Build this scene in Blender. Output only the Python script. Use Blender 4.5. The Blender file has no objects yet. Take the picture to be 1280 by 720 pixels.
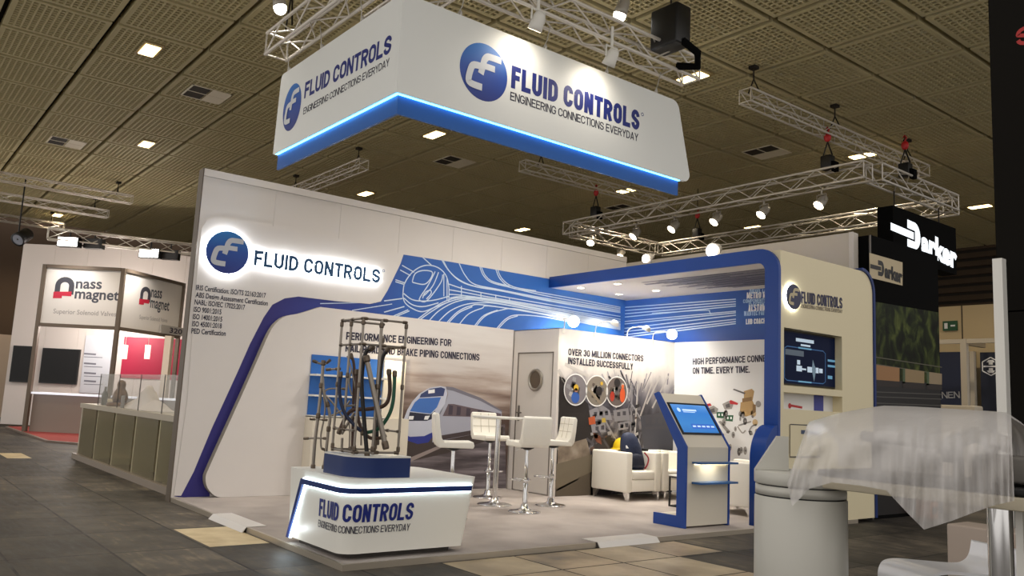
import bpy, bmesh, math, random
from mathutils import Vector, Matrix
random.seed(7)
SC = bpy.context.scene
COL = SC.collection
PI = math.pi
# ------------------------------------------------------------ camera, measured from the photograph
FPX = 1037.9236
CAM = Vector((10.59736, -3.24412, 1.32684))
YAW, PITCH, ROLL = 0.9043893, 0.1382847, 0.0495147
_f = Vector((-math.sin(YAW)*math.cos(PITCH), math.cos(YAW)*math.cos(PITCH), math.sin(PITCH)))
_r = Vector((math.cos(YAW), math.sin(YAW), 0.0))
_u = _r.cross(_f)
RIGHT = _r*math.cos(ROLL) + _u*math.sin(ROLL)
UP = -_r*math.sin(ROLL) + _u*math.cos(ROLL)
FWD = _f
cam_data = bpy.data.cameras.new('camera')
cam = bpy.data.objects.new('camera', cam_data); COL.objects.link(cam)
m = Matrix((RIGHT, UP, -FWD)).transposed().to_4x4(); m.translation = CAM
cam.matrix_world = m
cam_data.sensor_width = 36.0; cam_data.lens = 36.0*FPX/1280.0; cam_data.clip_end = 200
SC.camera = cam
# ------------------------------------------------------------ exposure, world
SC.view_settings.view_transform = 'Standard'; SC.view_settings.look = 'None'
SC.view_settings.gamma = 1.0; SC.view_settings.use_curve_mapping = False
SC.view_settings.exposure = 0.0
world = bpy.data.worlds.new('hall_world'); SC.world = world; world.use_nodes = True
bg = world.node_tree.nodes['Background']
bg.inputs[0].default_value = (1.0, 0.95, 0.905, 1); bg.inputs[1].default_value = 0.92
CEIL_LAMP_W = 62.0       # every ceiling downlight
BOOTH_SPOT_W = 450.0     # the floods on the sign truss
SPOT_W = 90.0            # small truss spots
# ------------------------------------------------------------ pixels to points (measuring)
def ray(px):
    return (FWD + RIGHT*((px[0]-640)/FPX) - UP*((px[1]-360)/FPX))
def hit(px, o, n):
    d = ray(px); o = Vector(o); n = Vector(n)
    return CAM + d*((o-CAM).dot(n)/d.dot(n))
def onX(px, x): return hit(px, (x,0,0), (1,0,0))
def onY(px, y): return hit(px, (0,y,0), (0,1,0))
def onZ(px, z): return hit(px, (0,0,z), (0,0,1))
class Plane:
    def __init__(s, o, u, v):
        s.o = Vector(o); s.u = Vector(u).normalized(); s.v = Vector(v).normalized(); s.n = s.u.cross(s.v)
    def at(s, px, layer=0):
        return hit(px, s.o, s.n) + s.n*(layer*0.0012)
    def pt(s, a, b, layer=0): return s.o + s.u*a + s.v*b + s.n*(layer*0.0012)
    def uv(s, p): d = p - s.o; return d.dot(s.u), d.dot(s.v)
# ------------------------------------------------------------ materials
def lin(c):
    return tuple(((x/255.0)/12.92 if x/255.0 <= 0.04045 else ((x/255.0+0.055)/1.055)**2.4) for x in c)
MATS = {}
def mat(name, rgb, rough=0.5, metal=0.0, emit=None, strength=0.0, alpha=1.0, trans=0.0, noise=0.0, nscale=8.0, bump=0.0, coat=0.0):
    if name in MATS: return MATS[name]
    m = bpy.data.materials.new(name); m.use_nodes = True
    nt = m.node_tree; b = nt.nodes['Principled BSDF']
    c = lin(rgb); b.inputs['Base Color'].default_value = (*c, 1)
    b.inputs['Roughness'].default_value = rough; b.inputs['Metallic'].default_value = metal
    if coat: b.inputs['Coat Weight'].default_value = coat
    if emit: b.inputs['Emission Color'].default_value = (*lin(emit), 1); b.inputs['Emission Strength'].default_value = strength
    if alpha < 1: b.inputs['Alpha'].default_value = alpha
    if trans: b.inputs['Transmission Weight'].default_value = trans
    if noise or bump:
        tc = nt.nodes.new('ShaderNodeTexCoord'); nz = nt.nodes.new('ShaderNodeTexNoise')
        nz.inputs['Scale'].default_value = nscale; nz.inputs['Detail'].default_value = 4
        nt.links.new(tc.outputs['Object'], nz.inputs['Vector'])
        if noise:
            mx = nt.nodes.new('ShaderNodeMix'); mx.data_type = 'RGBA'
            mx.inputs[6].default_value = (*[x*(1-noise) for x in c], 1); mx.inputs[7].default_value = (*[min(1, x*(1+noise)) for x in c], 1)
            nt.links.new(nz.outputs['Fac'], mx.inputs[0]); nt.links.new(mx.outputs[2], b.inputs['Base Color'])
        if bump:
            bp = nt.nodes.new('ShaderNodeBump'); bp.inputs['Strength'].default_value = bump; bp.inputs['Distance'].default_value = 0.02
            nt.links.new(nz.outputs['Fac'], bp.inputs['Height']); nt.links.new(bp.outputs[0], b.inputs['Normal'])
    MATS[name] = m; return m
def ramp_mat(name, stops, scale=(1,1,1), nscale=3.0, detail=6.0, rough=0.6, distortion=0.0, rot=(0,0,0)):
    """printed or dirty surface: noise, stretched, through a colour ramp"""
    if name in MATS: return MATS[name]
    m = bpy.data.materials.new(name); m.use_nodes = True; nt = m.node_tree; b = nt.nodes['Principled BSDF']
    tc = nt.nodes.new('ShaderNodeTexCoord'); mp = nt.nodes.new('ShaderNodeMapping'); nz = nt.nodes.new('ShaderNodeTexNoise'); cr = nt.nodes.new('ShaderNodeValToRGB')
    mp.inputs['Scale'].default_value = scale; mp.inputs['Rotation'].default_value = rot
    nz.inputs['Scale'].default_value = nscale; nz.inputs['Detail'].default_value = detail; nz.inputs['Distortion'].default_value = distortion
    e = cr.color_ramp.elements
    while len(e) < len(stops): e.new(0.5)
    for k, (p, c) in enumerate(stops): e[k].position = p; e[k].color = (*lin(c), 1)
    nt.links.new(tc.outputs['Object'], mp.inputs[0]); nt.links.new(mp.outputs[0], nz.inputs['Vector'])
    nt.links.new(nz.outputs['Fac'], cr.inputs[0]); nt.links.new(cr.outputs[0], b.inputs['Base Color'])
    b.inputs['Roughness'].default_value = rough
    MATS[name] = m; return m
def grad_mat(name, axis, a, b_, stops, rough=0.5, noise=0.0, nscale=4.0, nstretch=(1,1,1)):
    """printed colour gradient along an object axis from coordinate a to b_"""
    if name in MATS: return MATS[name]
    m = bpy.data.materials.new(name); m.use_nodes = True; nt = m.node_tree; b = nt.nodes['Principled BSDF']
    tc = nt.nodes.new('ShaderNodeTexCoord'); sp = nt.nodes.new('ShaderNodeSeparateXYZ'); mr = nt.nodes.new('ShaderNodeMapRange'); cr = nt.nodes.new('ShaderNodeValToRGB')
    mr.inputs[1].default_value = a; mr.inputs[2].default_value = b_
    ge = nt.nodes.new('ShaderNodeNewGeometry'); nt.links.new(ge.outputs['Position'], sp.inputs[0]); nt.links.new(sp.outputs[axis], mr.inputs[0])
    src = mr.outputs[0]
    if noise:
        mp = nt.nodes.new('ShaderNodeMapping'); mp.inputs['Scale'].default_value = nstretch
        nz = nt.nodes.new('ShaderNodeTexNoise'); nz.inputs['Scale'].default_value = nscale; nz.inputs['Detail'].default_value = 5
        nt.links.new(tc.outputs['Object'], mp.inputs[0]); nt.links.new(mp.outputs[0], nz.inputs['Vector'])
        s = nt.nodes.new('ShaderNodeMath'); s.operation = 'MULTIPLY_ADD'; s.inputs[1].default_value = noise; s.inputs[2].default_value = -noise/2
        nt.links.new(nz.outputs['Fac'], s.inputs[0])
        ad = nt.nodes.new('ShaderNodeMath'); ad.operation = 'ADD'; nt.links.new(src, ad.inputs[0]); nt.links.new(s.outputs[0], ad.inputs[1]); src = ad.outputs[0]
    e = cr.color_ramp.elements
    while len(e) < len(stops): e.new(0.5)
    for k, (p, c) in enumerate(stops): e[k].position = p; e[k].color = (*lin(c), 1)
    nt.links.new(src, cr.inputs[0]); nt.links.new(cr.outputs[0], b.inputs['Base Color'])
    b.inputs['Roughness'].default_value = rough
    MATS[name] = m; return m
def glow(name, rgb, s):
    return mat(name, rgb, 0.5, 0, rgb, s)
WHITE = mat('white_panel', (228,222,216), 0.45, noise=0.03, nscale=2)
WHITE2 = mat('white_laminate', (232,230,222), 0.35)
BEIGE = mat('cream_laminate', (234,222,186), 0.4)
GREYW = mat('grey_white_wall', (214,206,194), 0.6, noise=0.04, nscale=2)
BLUE = mat('corporate_blue', (16,66,150), 0.35)
BLUED = mat('deep_blue', (14,46,112), 0.35)
NAVY = mat('navy_print', (44,44,122), 0.5)
INK = mat('dark_ink', (30,28,54), 0.6)
BLACK = mat('black_plastic', (14,14,15), 0.4)
BLACKM = mat('matt_black', (9,9,9), 0.85)
CHROME = mat('chrome', (225,225,225), 0.12, 1.0)
STEEL = mat('brushed_steel', (170,165,155), 0.3, 1.0)
ALU = mat('aluminium', (185,182,176), 0.35, 0.9)
ALUD = mat('aluminium_profile', (120,115,108), 0.45, 0.6)
LEATHER = mat('cream_leather', (246,242,230), 0.42, bump=0.08, nscale=60)
PRINTW = mat('print_white', (240,240,240), 0.5)
RED = mat('red_paint', (170,30,30), 0.4)
BLACKM.node_tree.nodes['Principled BSDF'].inputs['Specular IOR Level'].default_value = .08
# ------------------------------------------------------------ mesh builder
class MB:
    def __init__(s):
        s.v = []; s.f = []; s.fm = []; s.sm = []; s.mats = []
    def mi(s, m):
        if m not in s.mats: s.mats.append(m)
        return s.mats.index(m)
    def add(s, verts, faces, m, smooth=False):
        b = len(s.v); s.v += [Vector(p) for p in verts]; k = s.mi(m)
        for f in faces: s.f.append([i+b for i in f]); s.fm.append(k); s.sm.append(smooth)
        return s
    def poly(s, pts, m): return s.add(pts, [list(range(len(pts)))], m)
    def box(s, a, b, m, bev=0.0):
        x0,y0,z0 = [min(p,q) for p,q in zip(a,b)]; x1,y1,z1 = [max(p,q) for p,q in zip(a,b)]
        if bev <= 0:
            v = [(x,y,z) for z in (z0,z1) for y in (y0,y1) for x in (x0,x1)]
            return s.add(v, [(0,2,3,1),(4,5,7,6),(0,1,5,4),(2,6,7,3),(0,4,6,2),(1,3,7,5)], m)
        bm = bmesh.new(); bmesh.ops.create_cube(bm, size=1)
        for q in bm.verts: q.co = Vector(((x0+x1)/2+q.co.x*(x1-x0), (y0+y1)/2+q.co.y*(y1-y0), (z0+z1)/2+q.co.z*(z1-z0)))
        bmesh.ops.bevel(bm, geom=bm.edges[:], offset=bev, segments=3, affect='EDGES', profile=0.5)
        return s.bm(bm, m, True)
    def bm(s, bm, m, smooth=False):
        bm.verts.index_update()
        s.add([q.co.copy() for q in bm.verts], [[q.index for q in f.verts] for f in bm.faces], m, smooth); bm.free(); return s
    def obox(s, c, ax, half, m):
        c = Vector(c); X,Y,Z = [Vector(a).normalized()*h for a,h in zip(ax,half)]
        v = [c+X*i+Y*j+Z*k for k in (-1,1) for j in (-1,1) for i in (-1,1)]
        return s.add(v, [(0,2,3,1),(4,5,7,6),(0,1,5,4),(2,6,7,3),(0,4,6,2),(1,3,7,5)], m)
    def prism(s, pts, d, m, smooth=False, mside=None):
        """closed outline of 3-D points extruded by vector d"""
        n = len(pts); d = Vector(d); a = [Vector(p) for p in pts]; b = [p+d for p in a]
        s.add(a, [list(range(n))[::-1]], m); s.add(b, [list(range(n))], m)
        s.add(a+b, [(i,(i+1)%n,n+(i+1)%n,n+i) for i in range(n)], mside or m, smooth); return s
    def tube(s, pts, r, m, n=8, closed=False, cap=True):
        pts = [Vector(p) for p in pts]; k = len(pts); rr = r if isinstance(r,(list,tuple)) else [r]*k
        rings = []; prev = None
        for i,p in enumerate(pts):
            if closed: t = pts[(i+1)%k]-pts[i-1]
            elif i == 0: t = pts[1]-p
            elif i == k-1: t = p-pts[i-1]
            else: t = (pts[i+1]-p).normalized()+(p-pts[i-1]).normalized()
            t = t.normalized() if t.length > 1e-9 else Vector((0,0,1))
            if prev is None:
                a = Vector((0,0,1)) if abs(t.z) < 0.9 else Vector((1,0,0)); e = t.cross(a).normalized()
            else:
                e = prev - t*prev.dot(t); e = e.normalized() if e.length > 1e-6 else t.orthogonal().normalized()
            prev = e; g = t.cross(e)
            rings.append([p+(e*math.cos(2*PI*j/n)+g*math.sin(2*PI*j/n))*rr[i] for j in range(n)])
        v = [q for ring in rings for q in ring]; f = []
        for i in range(k if closed else k-1):
            i2 = (i+1)%k
            for j in range(n): f.append((i*n+j, i*n+(j+1)%n, i2*n+(j+1)%n, i2*n+j))
        s.add(v, f, m, True)
        if cap and not closed: s.add(rings[0], [list(range(n))[::-1]], m); s.add(rings[-1], [list(range(n))], m)
        return s
    def lathe(s, prof, c, m, n=24, axis=(0,0,1), smooth=True):
        c = Vector(c); t = Vector(axis).normalized(); e = t.orthogonal().normalized(); g = t.cross(e)
        v = []; f = []
        for (r,z) in prof:
            for j in range(n): v.append(c+t*z+(e*math.cos(2*PI*j/n)+g*math.sin(2*PI*j/n))*max(r,1e-4))
        for i in range(len(prof)-1):
            for j in range(n): f.append((i*n+j, i*n+(j+1)%n, (i+1)*n+(j+1)%n, (i+1)*n+j))
        return s.add(v, f, m, smooth)
    def ball(s, c, r, m, n=12, sc=(1,1,1)):
        bm = bmesh.new(); bmesh.ops.create_uvsphere(bm, u_segments=n, v_segments=max(6,n//2+2), radius=1)
        for q in bm.verts: q.co = Vector((c[0]+q.co.x*r*sc[0], c[1]+q.co.y*r*sc[1], c[2]+q.co.z*r*sc[2]))
        return s.bm(bm, m, True)
    # ---- flat prints on a plane
    def ppoly(s, P, pxs, m, layer=1): return s.poly([P.at(p,layer) for p in pxs], m)
    def disc(s, P, c, r, m, layer=1, n=40, ry=None):
        ry = ry or r
        return s.poly([P.pt(c[0]+r*math.cos(2*PI*i/n), c[1]+ry*math.sin(2*PI*i/n), layer) for i in range(n)], m)
    def ring(s, P, c, r0, r1, m, layer=1, n=40, asp=1.0):
        for i in range(n):
            a, b = 2*PI*i/n, 2*PI*(i+1)/n
            s.poly([P.pt(c[0]+r*math.cos(t), c[1]+r*asp*math.sin(t), layer) for r,t in ((r0,a),(r1,a),(r1,b),(r0,b))], m)
        return s
    def stroke(s, P, uvs, w, m, layer=1):
        """ribbon of width w along plane points (a,b)"""
        L = len(uvs); left = []; right = []
        for i,(a,b) in enumerate(uvs):
            p0 = uvs[max(0,i-1)]; p1 = uvs[min(L-1,i+1)]
            dx, dy = p1[0]-p0[0], p1[1]-p0[1]; l = math.hypot(dx,dy) or 1
            nx, ny = -dy/l*w/2, dx/l*w/2
            left.append(P.pt(a+nx,b+ny,layer)); right.append(P.pt(a-nx,b-ny,layer))
        return s.add(left+right, [(i+L, i+1+L, i+1, i) for i in range(L-1)], m)
    def pstroke(s, P, pxs, w, m, layer=1, smooth=True, steps=6):
        uv = [P.uv(P.at(p)) for p in pxs]
        return s.stroke(P, spline(uv, steps) if smooth and len(uv) > 2 else uv, w, m, layer)
    def text(s, body, P, a, b, width, cap, m, layer=2, bold=0.0, depth=0.0, dir_uv=None):
        """lettering: baseline start at plane coords (a,b), total width, cap height; dir_uv tilts the baseline"""
        vs, fs, w, h = text_mesh(body, bold, depth)
        du = Vector(dir_uv).normalized() if dir_uv else Vector((1,0)); dv = Vector((-du.y, du.x))
        kx = width/w; ky = cap/h; out = []
        for (x,y,z) in vs:
            q = du*(x*kx) + dv*(y*ky); p = P.pt(a+q.x, b+q.y, layer) + P.n*(z)
            out.append(p)
        return s.add(out, fs, m)
    def ptext(s, body, P, p0, p1, cap, m, layer=2, bold=0.0, depth=0.0):
        a = P.uv(P.at(p0)); b = P.uv(P.at(p1)); d = (b[0]-a[0], b[1]-a[1])
        return s.text(body, P, a[0], a[1], math.hypot(*d), cap, m, layer, bold, depth, d)
    def build(s, name, parent=None, at=None, bevel=0.0, auto=True):
        me = bpy.data.meshes.new(name)
        o0 = Vector((0,0,0))
        if parent is not None: o0 = base_of(parent)
        elif at is not None: o0 = Vector(at)
        me.from_pydata([tuple(p-o0) for p in s.v], [], s.f)
        for mm in s.mats: me.materials.append(mm)
        me.polygons.foreach_set('material_index', s.fm); me.polygons.foreach_set('use_smooth', s.sm)
        me.update()
        o = bpy.data.objects.new(name, me); COL.objects.link(o)
        if parent is not None: o.parent = parent; o['_b'] = list(o0)
        else: o.location = o0; o['_b'] = list(o0)
        if bevel:
            bv = o.modifiers.new('bevel','BEVEL'); bv.width = bevel; bv.segments = 2; bv.limit_method = 'ANGLE'
        return o
def base_of(o): return Vector(o['_b'])
def spline(pts, steps=6, closed=False):
    """Catmull-Rom through points of any dimension"""
    n = len(pts); out = []
    for i in range(n if closed else n-1):
        p = [pts[(i+k-1)%n] if closed else pts[min(max(i+k-1,0),n-1)] for k in range(4)]
        for j in range(steps):
            t = j/steps
            out.append(tuple(0.5*((2*b)+(-a+c)*t+(2*a-5*b+4*c-d)*t*t+(-a+3*b-3*c+d)*t**3) for a,b,c,d in zip(*p)))
    if not closed: out.append(tuple(pts[-1]))
    return out
_TC = {}
def text_mesh(body, bold=0.0, depth=0.0):
    key = (body, round(bold,4), round(depth,4))
    if key in _TC: return _TC[key]
    def mk(bd, off, ext):
        cu = bpy.data.curves.new('lettering','FONT'); cu.body = bd; cu.size = 1.0; cu.offset = off; cu.extrude = ext; cu.resolution_u = 3
        ob = bpy.data.objects.new('lettering', cu); COL.objects.link(ob)
        bpy.context.view_layer.update()
        me = bpy.data.meshes.new_from_object(ob.evaluated_get(bpy.context.evaluated_depsgraph_get()))
        vs = [tuple(v.co) for v in me.vertices]; fs = [list(p.vertices) for p in me.polygons]
        bpy.data.objects.remove(ob); bpy.data.curves.remove(cu); bpy.data.meshes.remove(me)
        return vs, fs
    h = max(v[1] for v in mk('H', 0, 0)[0])
    vs, fs = mk(body, bold, depth/2)
    x0 = min(v[0] for v in vs); x1 = max(v[0] for v in vs)
    vs = [(x-x0, y, z+depth/2) for x,y,z in vs]
    _TC[key] = (vs, fs, x1-x0, h); return _TC[key]
def tag(o, label, cat, group=None):
    o['label'] = label; o['category'] = cat
    if group: o['group'] = group
    return o
def thing(name, label, cat, loc, group=None):
    o = bpy.data.objects.new(name, None); COL.objects.link(o); o.location = Vector(loc); o['_b'] = list(loc)
    o.empty_display_size = 0.2
    return tag(o, label, cat, group)
def struct(o): o['kind'] = 'structure'; return o
def lamp(name, kind, loc, power, color=(1,0.85,0.66), parent=None, target=None, size=0.1, angle=60, blend=0.5):
    L = bpy.data.lights.new(name, kind); L.energy = power; L.color = color
    if kind == 'SPOT': L.spot_size = math.radians(angle); L.spot_blend = blend; L.shadow_soft_size = size
    elif kind == 'AREA': L.shape = 'DISK'; L.size = size
    else: L.shadow_soft_size = size
    o = bpy.data.objects.new(name, L); COL.objects.link(o)
    loc = Vector(loc)
    if parent is not None: o.parent = parent; o.location = loc - base_of(parent)
    else: o.location = loc
    if target is not None: o.rotation_euler = (Vector(target)-loc).to_track_quat('-Z','Y').to_euler()
    return o
# the emblem of the exhibitor: a disc with two interlocked rounded letters
def emblem(mb, P, c, r, disc_m, mark_m, layer=2, asp=1.0):
    mb.disc(P, c, r, disc_m, layer, 48, r*asp)
    lv = [layer+2]
    def st(pts, w): lv[0] += 1; mb.stroke(P, [(c[0]+x*r, c[1]+y*r*asp) for x,y in pts], w*r, mark_m, lv[0])
    st(spline([(.70,.60),(.30,.60),(.10,.57),(-.02,.42),(-.07,.2),(-.14,-.10)],5), .24)
    st([(.44,.22),(-.10,.22)], .22)
    st(spline([(-.02,.16),(-.34,.15),(-.50,.08),(-.58,-.12),(-.63,-.38),(-.60,-.50),(-.44,-.55),(-.06,-.56)],5), .24)
# condensed grotesque capitals drawn as strokes of even weight (cap height 1)
def _arc(cx,cy,rx,ry,a0,a1,n=7): return [(cx+rx*math.cos(math.radians(a0+(a1-a0)*i/n)), cy+ry*math.sin(math.radians(a0+(a1-a0)*i/n))) for i in range(n+1)]
def glyph(ch, w, t):
    L, R_, T_, B_ = t/2, w-t/2, 1-t/2, t/2; m_ = w/2; rx = (R_-L)/2; ry = min(.24, rx*1.15+.02)
    top = _arc(m_,T_-ry,rx,ry,0,180); botm = _arc(m_,B_+ry,rx,ry,180,360)
    def bowl(y0,y1): 
        h = (y1-y0)/2; q = min(rx*1.3, R_-L); return [(L,y1),(R_-q,y1)]+_arc(R_-q,y1-min(h,q*1.1),q,min(h,q*1.1),90,0,5)+_arc(R_-q,y0+min(h,q*1.1),q,min(h,q*1.1),0,-90,5)+[(L,y0)]
    V = lambda x: [(x,0),(x,1)]
    Hh = lambda x0,x1,y: [(x0,y),(x1,y)]
    if ch == 'A': return [[(L,0),(m_,1.0)],[(R_,0),(m_,1.0)],Hh(w*.25,w*.75,.27)]
    if ch == 'B': return [V(L), bowl(.52,T_), bowl(B_,.52)]
    if ch == 'C': return [[(R_,.66)]+top+botm+[(R_,.34)]]
    if ch == 'D': return [V(L), bowl(B_,T_)]
    if ch == 'E': return [V(L), Hh(L,w,T_), Hh(L,w*.9,.52), Hh(L,w,B_)]
    if ch == 'F': return [V(L), Hh(L,w,T_), Hh(L,w*.9,.50)]
    if ch == 'G': return [[(R_,.68)]+top+botm+[(R_,.46)], Hh(m_,w,.46)]
    if ch == 'H': return [V(L),V(R_),Hh(L,R_,.52)]
    if ch == 'I': return [V(t/2)]
    if ch == 'J': return [[(R_,1)]+botm[::-1]+[(L,.32)]]
    if ch == 'K': return [V(L),[(L,.38),(R_,1)],[(w*.38,.58),(R_,0)]]
    if ch == 'L': return [V(L),Hh(L,w,B_)]
    if ch == 'M': return [V(L),V(R_),[(L,1),(m_,.12)],[(R_,1),(m_,.12)]]
    if ch == 'N': return [V(L),V(R_),[(L,1),(R_,0)]]
    if ch == 'O' or ch == '0': return [[top[-1]]+botm+top]
    if ch == 'P': return [V(L), bowl(.44,T_)]
    if ch == 'Q': return [[top[-1]]+botm+top,[(m_,.2),(R_,0)]]
    if ch == 'R': return [V(L), bowl(.48,T_), [(m_,.48),(R_,0)]]
    if ch == 'S': return [[(R_,.70)]+top+spline([(L,T_-ry),(L+.02,.60),(m_,.50),(R_-.02,.40),(R_,B_+ry)],4)+botm[::-1]+[(L,.30)]]
    if ch == 'T': return [V(m_),Hh(0,w,T_)]
    if ch == 'U': return [[(L,1)]+botm+[(R_,1)]]
    if ch == 'V': return [[(L,1),(m_,0)],[(R_,1),(m_,0)]]
    if ch == 'W': return [[(L,1),(w*.28,0)],[(w*.28,0),(m_,1)],[(m_,1),(w*.72,0)],[(w*.72,0),(R_,1)]]
    if ch == 'X': return [[(L,0),(R_,1)],[(L,1),(R_,0)]]
    if ch == 'Y': return [[(L,1),(m_,.45)],[(R_,1),(m_,.45)],[(m_,.47),(m_,0)]]
    if ch == 'Z': return [Hh(0,w,T_),Hh(0,w,B_),[(R_,T_),(L,B_)]]
    if ch == '3': return [_arc(m_,T_-.22,rx,.22,170,-90,9), _arc(m_,B_+.27,rx,.27,90,-170,9)]
    if ch == '.': return [[(t/2,0),(t/2,t)]]
    if ch == '-': return [Hh(0,w*.7,.45)]
    if ch == '&': return [[top[-1]]+botm+top]
    return []
def stroke_text(body, ratio, t, only=None):
    """list of 2-D ribbons for the text scaled so that the total width is ratio cap heights"""
    rel = {'I':0,'.':0,'M':1.3,'W':1.45,' ':.36,'L':.9,'E':.9,'F':.88,'T':.95,'-':.6}
    g = .045+t*.1; n = len(body)
    w = (ratio-sum(t for c in body if c in 'I.')-g*(n-1))/sum(rel.get(c,1.0) for c in body)
    verts = []; faces = []; x = 0
    zz = [0.0]
    def rib(pts):
        zz[0] = (zz[0]+.0004)%.0016
        k = len(pts); b = len(verts)
        for i,(a,c) in enumerate(pts):
            p0 = pts[max(0,i-1)]; p1 = pts[min(k-1,i+1)]; dx,dy = p1[0]-p0[0],p1[1]-p0[1]; l = math.hypot(dx,dy) or 1
            verts.append((x+a-dy/l*t/2, c+dx/l*t/2, zz[0])); verts.append((x+a+dy/l*t/2, c-dx/l*t/2, zz[0]))
        for i in range(k-1): faces.append([b+2*i+1, b+2*i+3, b+2*i+2, b+2*i])
    wi = 0
    for c in body:
        if c == ' ': wi += 1
        cw = t if c in 'I.' else rel.get(c,1.0)*w
        if only is None or only == wi:
            for s_ in glyph(c, cw, t): rib(s_)
        x += cw+g
    return verts, faces
def _stext(s, body, P, a, b, width, cap, m, layer=2, weight=.17, dir_uv=None, lift=0.0, only=None):
    vs, fs = stroke_text(body, width/cap, weight, only); du = Vector(dir_uv).normalized() if dir_uv else Vector((1,0)); dv = Vector((-du.y,du.x))
    return s.add([P.pt(a+(du*(x*cap)+dv*(y*cap)).x, b+(du*(x*cap)+dv*(y*cap)).y, layer)+P.n*(lift+z) for x,y,z in vs], fs, m)
def _pstext(s, body, P, p0, p1, cap, m, layer=2, weight=.17, only=None):
    a = P.uv(P.at(p0)); b = P.uv(P.at(p1)); d = (b[0]-a[0], b[1]-a[1]); return _stext(s, body, P, a[0], a[1], math.hypot(*d), cap, m, layer, weight, d, 0.0, only)
MB.stext = _stext; MB.pstext = _pstext
def word_parts(nm, parent, body, *args):
    """each word of a lettering is a part of its own"""
    for k in range(len(body.split())):
        a = MB(); a.pstext(body, *args, only=k); a.build(nm, parent)
# ============================================================ THE HALL
HF = -0.05          # hall floor; the booth's raised floor is z = 0
W, D = 4.486, 7.75  # booth width (x) and depth (y)
CZ = 7.0
def floor_mat():
    m = bpy.data.materials.new('hall_floor_tiles'); m.use_nodes = True; nt = m.node_tree; b = nt.nodes['Principled BSDF']; N = nt.nodes.new; Lk = nt.links.new
    tc = N('ShaderNodeTexCoord'); sp = N('ShaderNodeSeparateXYZ'); Lk(tc.outputs['Object'], sp.inputs[0])
    def mth(op, a, bb=None, c=None):
        n = N('ShaderNodeMath'); n.operation = op
        for i, v in enumerate((a, bb, c)):
            if v is None: continue
            if isinstance(v, (int, float)): n.inputs[i].default_value = v
            else: Lk(v, n.inputs[i])
        return n.outputs[0]
    def cell(o, off, size): return mth('DIVIDE', mth('SUBTRACT', o, off), size)
    cx = cell(sp.outputs[0], 0.93, 1.07); cy = cell(sp.outputs[1], -0.6, 0.76)
    def edge(c, size):
        f = mth('FRACT', c); d = mth('MINIMUM', f, mth('SUBTRACT', 1.0, f)); return mth('MULTIPLY', d, size)
    e = mth('MINIMUM', edge(cx, 1.07), edge(cy, 0.76))
    seam = mth('LESS_THAN', e, 0.011)
    cb = N('ShaderNodeCombineXYZ'); Lk(mth('FLOOR', cx), cb.inputs[0]); Lk(mth('FLOOR', cy), cb.inputs[1])
    wn = N('ShaderNodeTexWhiteNoise'); wn.noise_dimensions = '2D'; Lk(cb.outputs[0], wn.inputs['Vector'])
    nz = N('ShaderNodeTexNoise'); nz.inputs['Scale'].default_value = 1.6; nz.inputs['Detail'].default_value = 9; nz.inputs['Roughness'].default_value = .65; Lk(tc.outputs['Object'], nz.inputs['Vector'])
    mp = N('ShaderNodeMapping'); mp.inputs['Scale'].default_value = (1.0, 5.0, 1); Lk(tc.outputs['Object'], mp.inputs[0])
    nz2 = N('ShaderNodeTexNoise'); nz2.inputs['Scale'].default_value = 3.5; nz2.inputs['Detail'].default_value = 8; Lk(mp.outputs[0], nz2.inputs['Vector'])
    s = mth('ADD', mth('MULTIPLY', nz.outputs['Fac'], 0.55), mth('MULTIPLY', nz2.outputs['Fac'], 0.45))
    s = mth('ADD', s, mth('MULTIPLY', mth('SUBTRACT', wn.outputs['Value'], 0.5), 0.16))
    cr = N('ShaderNodeValToRGB'); el = cr.color_ramp.elements; el.new(0.5); el.new(.72)
    for k, (p, c) in enumerate(((0.36,(30,27,22)),(0.47,(56,51,44)),(0.58,(82,75,65)),(0.72,(128,117,98)))): el[k].position = p; el[k].color = (*lin(c),1)
    Lk(s, cr.inputs[0])
    mx = N('ShaderNodeMix'); mx.data_type = 'RGBA'; Lk(seam, mx.inputs[0]); Lk(cr.outputs[0], mx.inputs[6]); mx.inputs[7].default_value = (*lin((18,16,13)),1)
    Lk(mx.outputs[2], b.inputs['Base Color'])
    rr = N('ShaderNodeMapRange'); rr.inputs[3].default_value = 0.38; rr.inputs[4].default_value = 0.8; b.inputs['Specular IOR Level'].default_value = .35; Lk(nz2.outputs['Fac'], rr.inputs[0]); Lk(rr.outputs[0], b.inputs['Roughness'])
    bp = N('ShaderNodeBump'); bp.inputs['Strength'].default_value = .25; bp.inputs['Distance'].default_value = .01; Lk(nz2.outputs['Fac'], bp.inputs['Height']); Lk(bp.outputs[0], b.inputs['Normal'])
    return m
mb = MB(); mb.poly([(-40,-8,HF),(18,-8,HF),(18,40,HF),(-40,40,HF)], floor_mat())
TAN = ramp_mat('tan_floor_tile', [(0.3,(150,132,102)),(0.5,(172,154,122)),(0.7,(196,178,144))], nscale=2.2, rough=0.4)
TAN2 = ramp_mat('worn_tan_floor_tile', [(0.35,(112,100,82)),(0.5,(160,140,110)),(0.62,(184,163,130))], nscale=1.6, detail=9, rough=0.4)
SAND = ramp_mat('sand_floor_patch', [(0.3,(186,166,124)),(0.5,(204,184,142)),(0.7,(214,196,156))], nscale=5, rough=0.5)
def patch(x0,y0,x1,y1,m): mb.poly([(x0,y0,HF+.002),(x1,y0,HF+.002),(x1,y1,HF+.002),(x0,y1,HF+.002)], m)
patch(2.05,-.57,3.09,-.02,SAND); patch(-7.6,-.88,-6.4,-.5,SAND)
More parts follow.
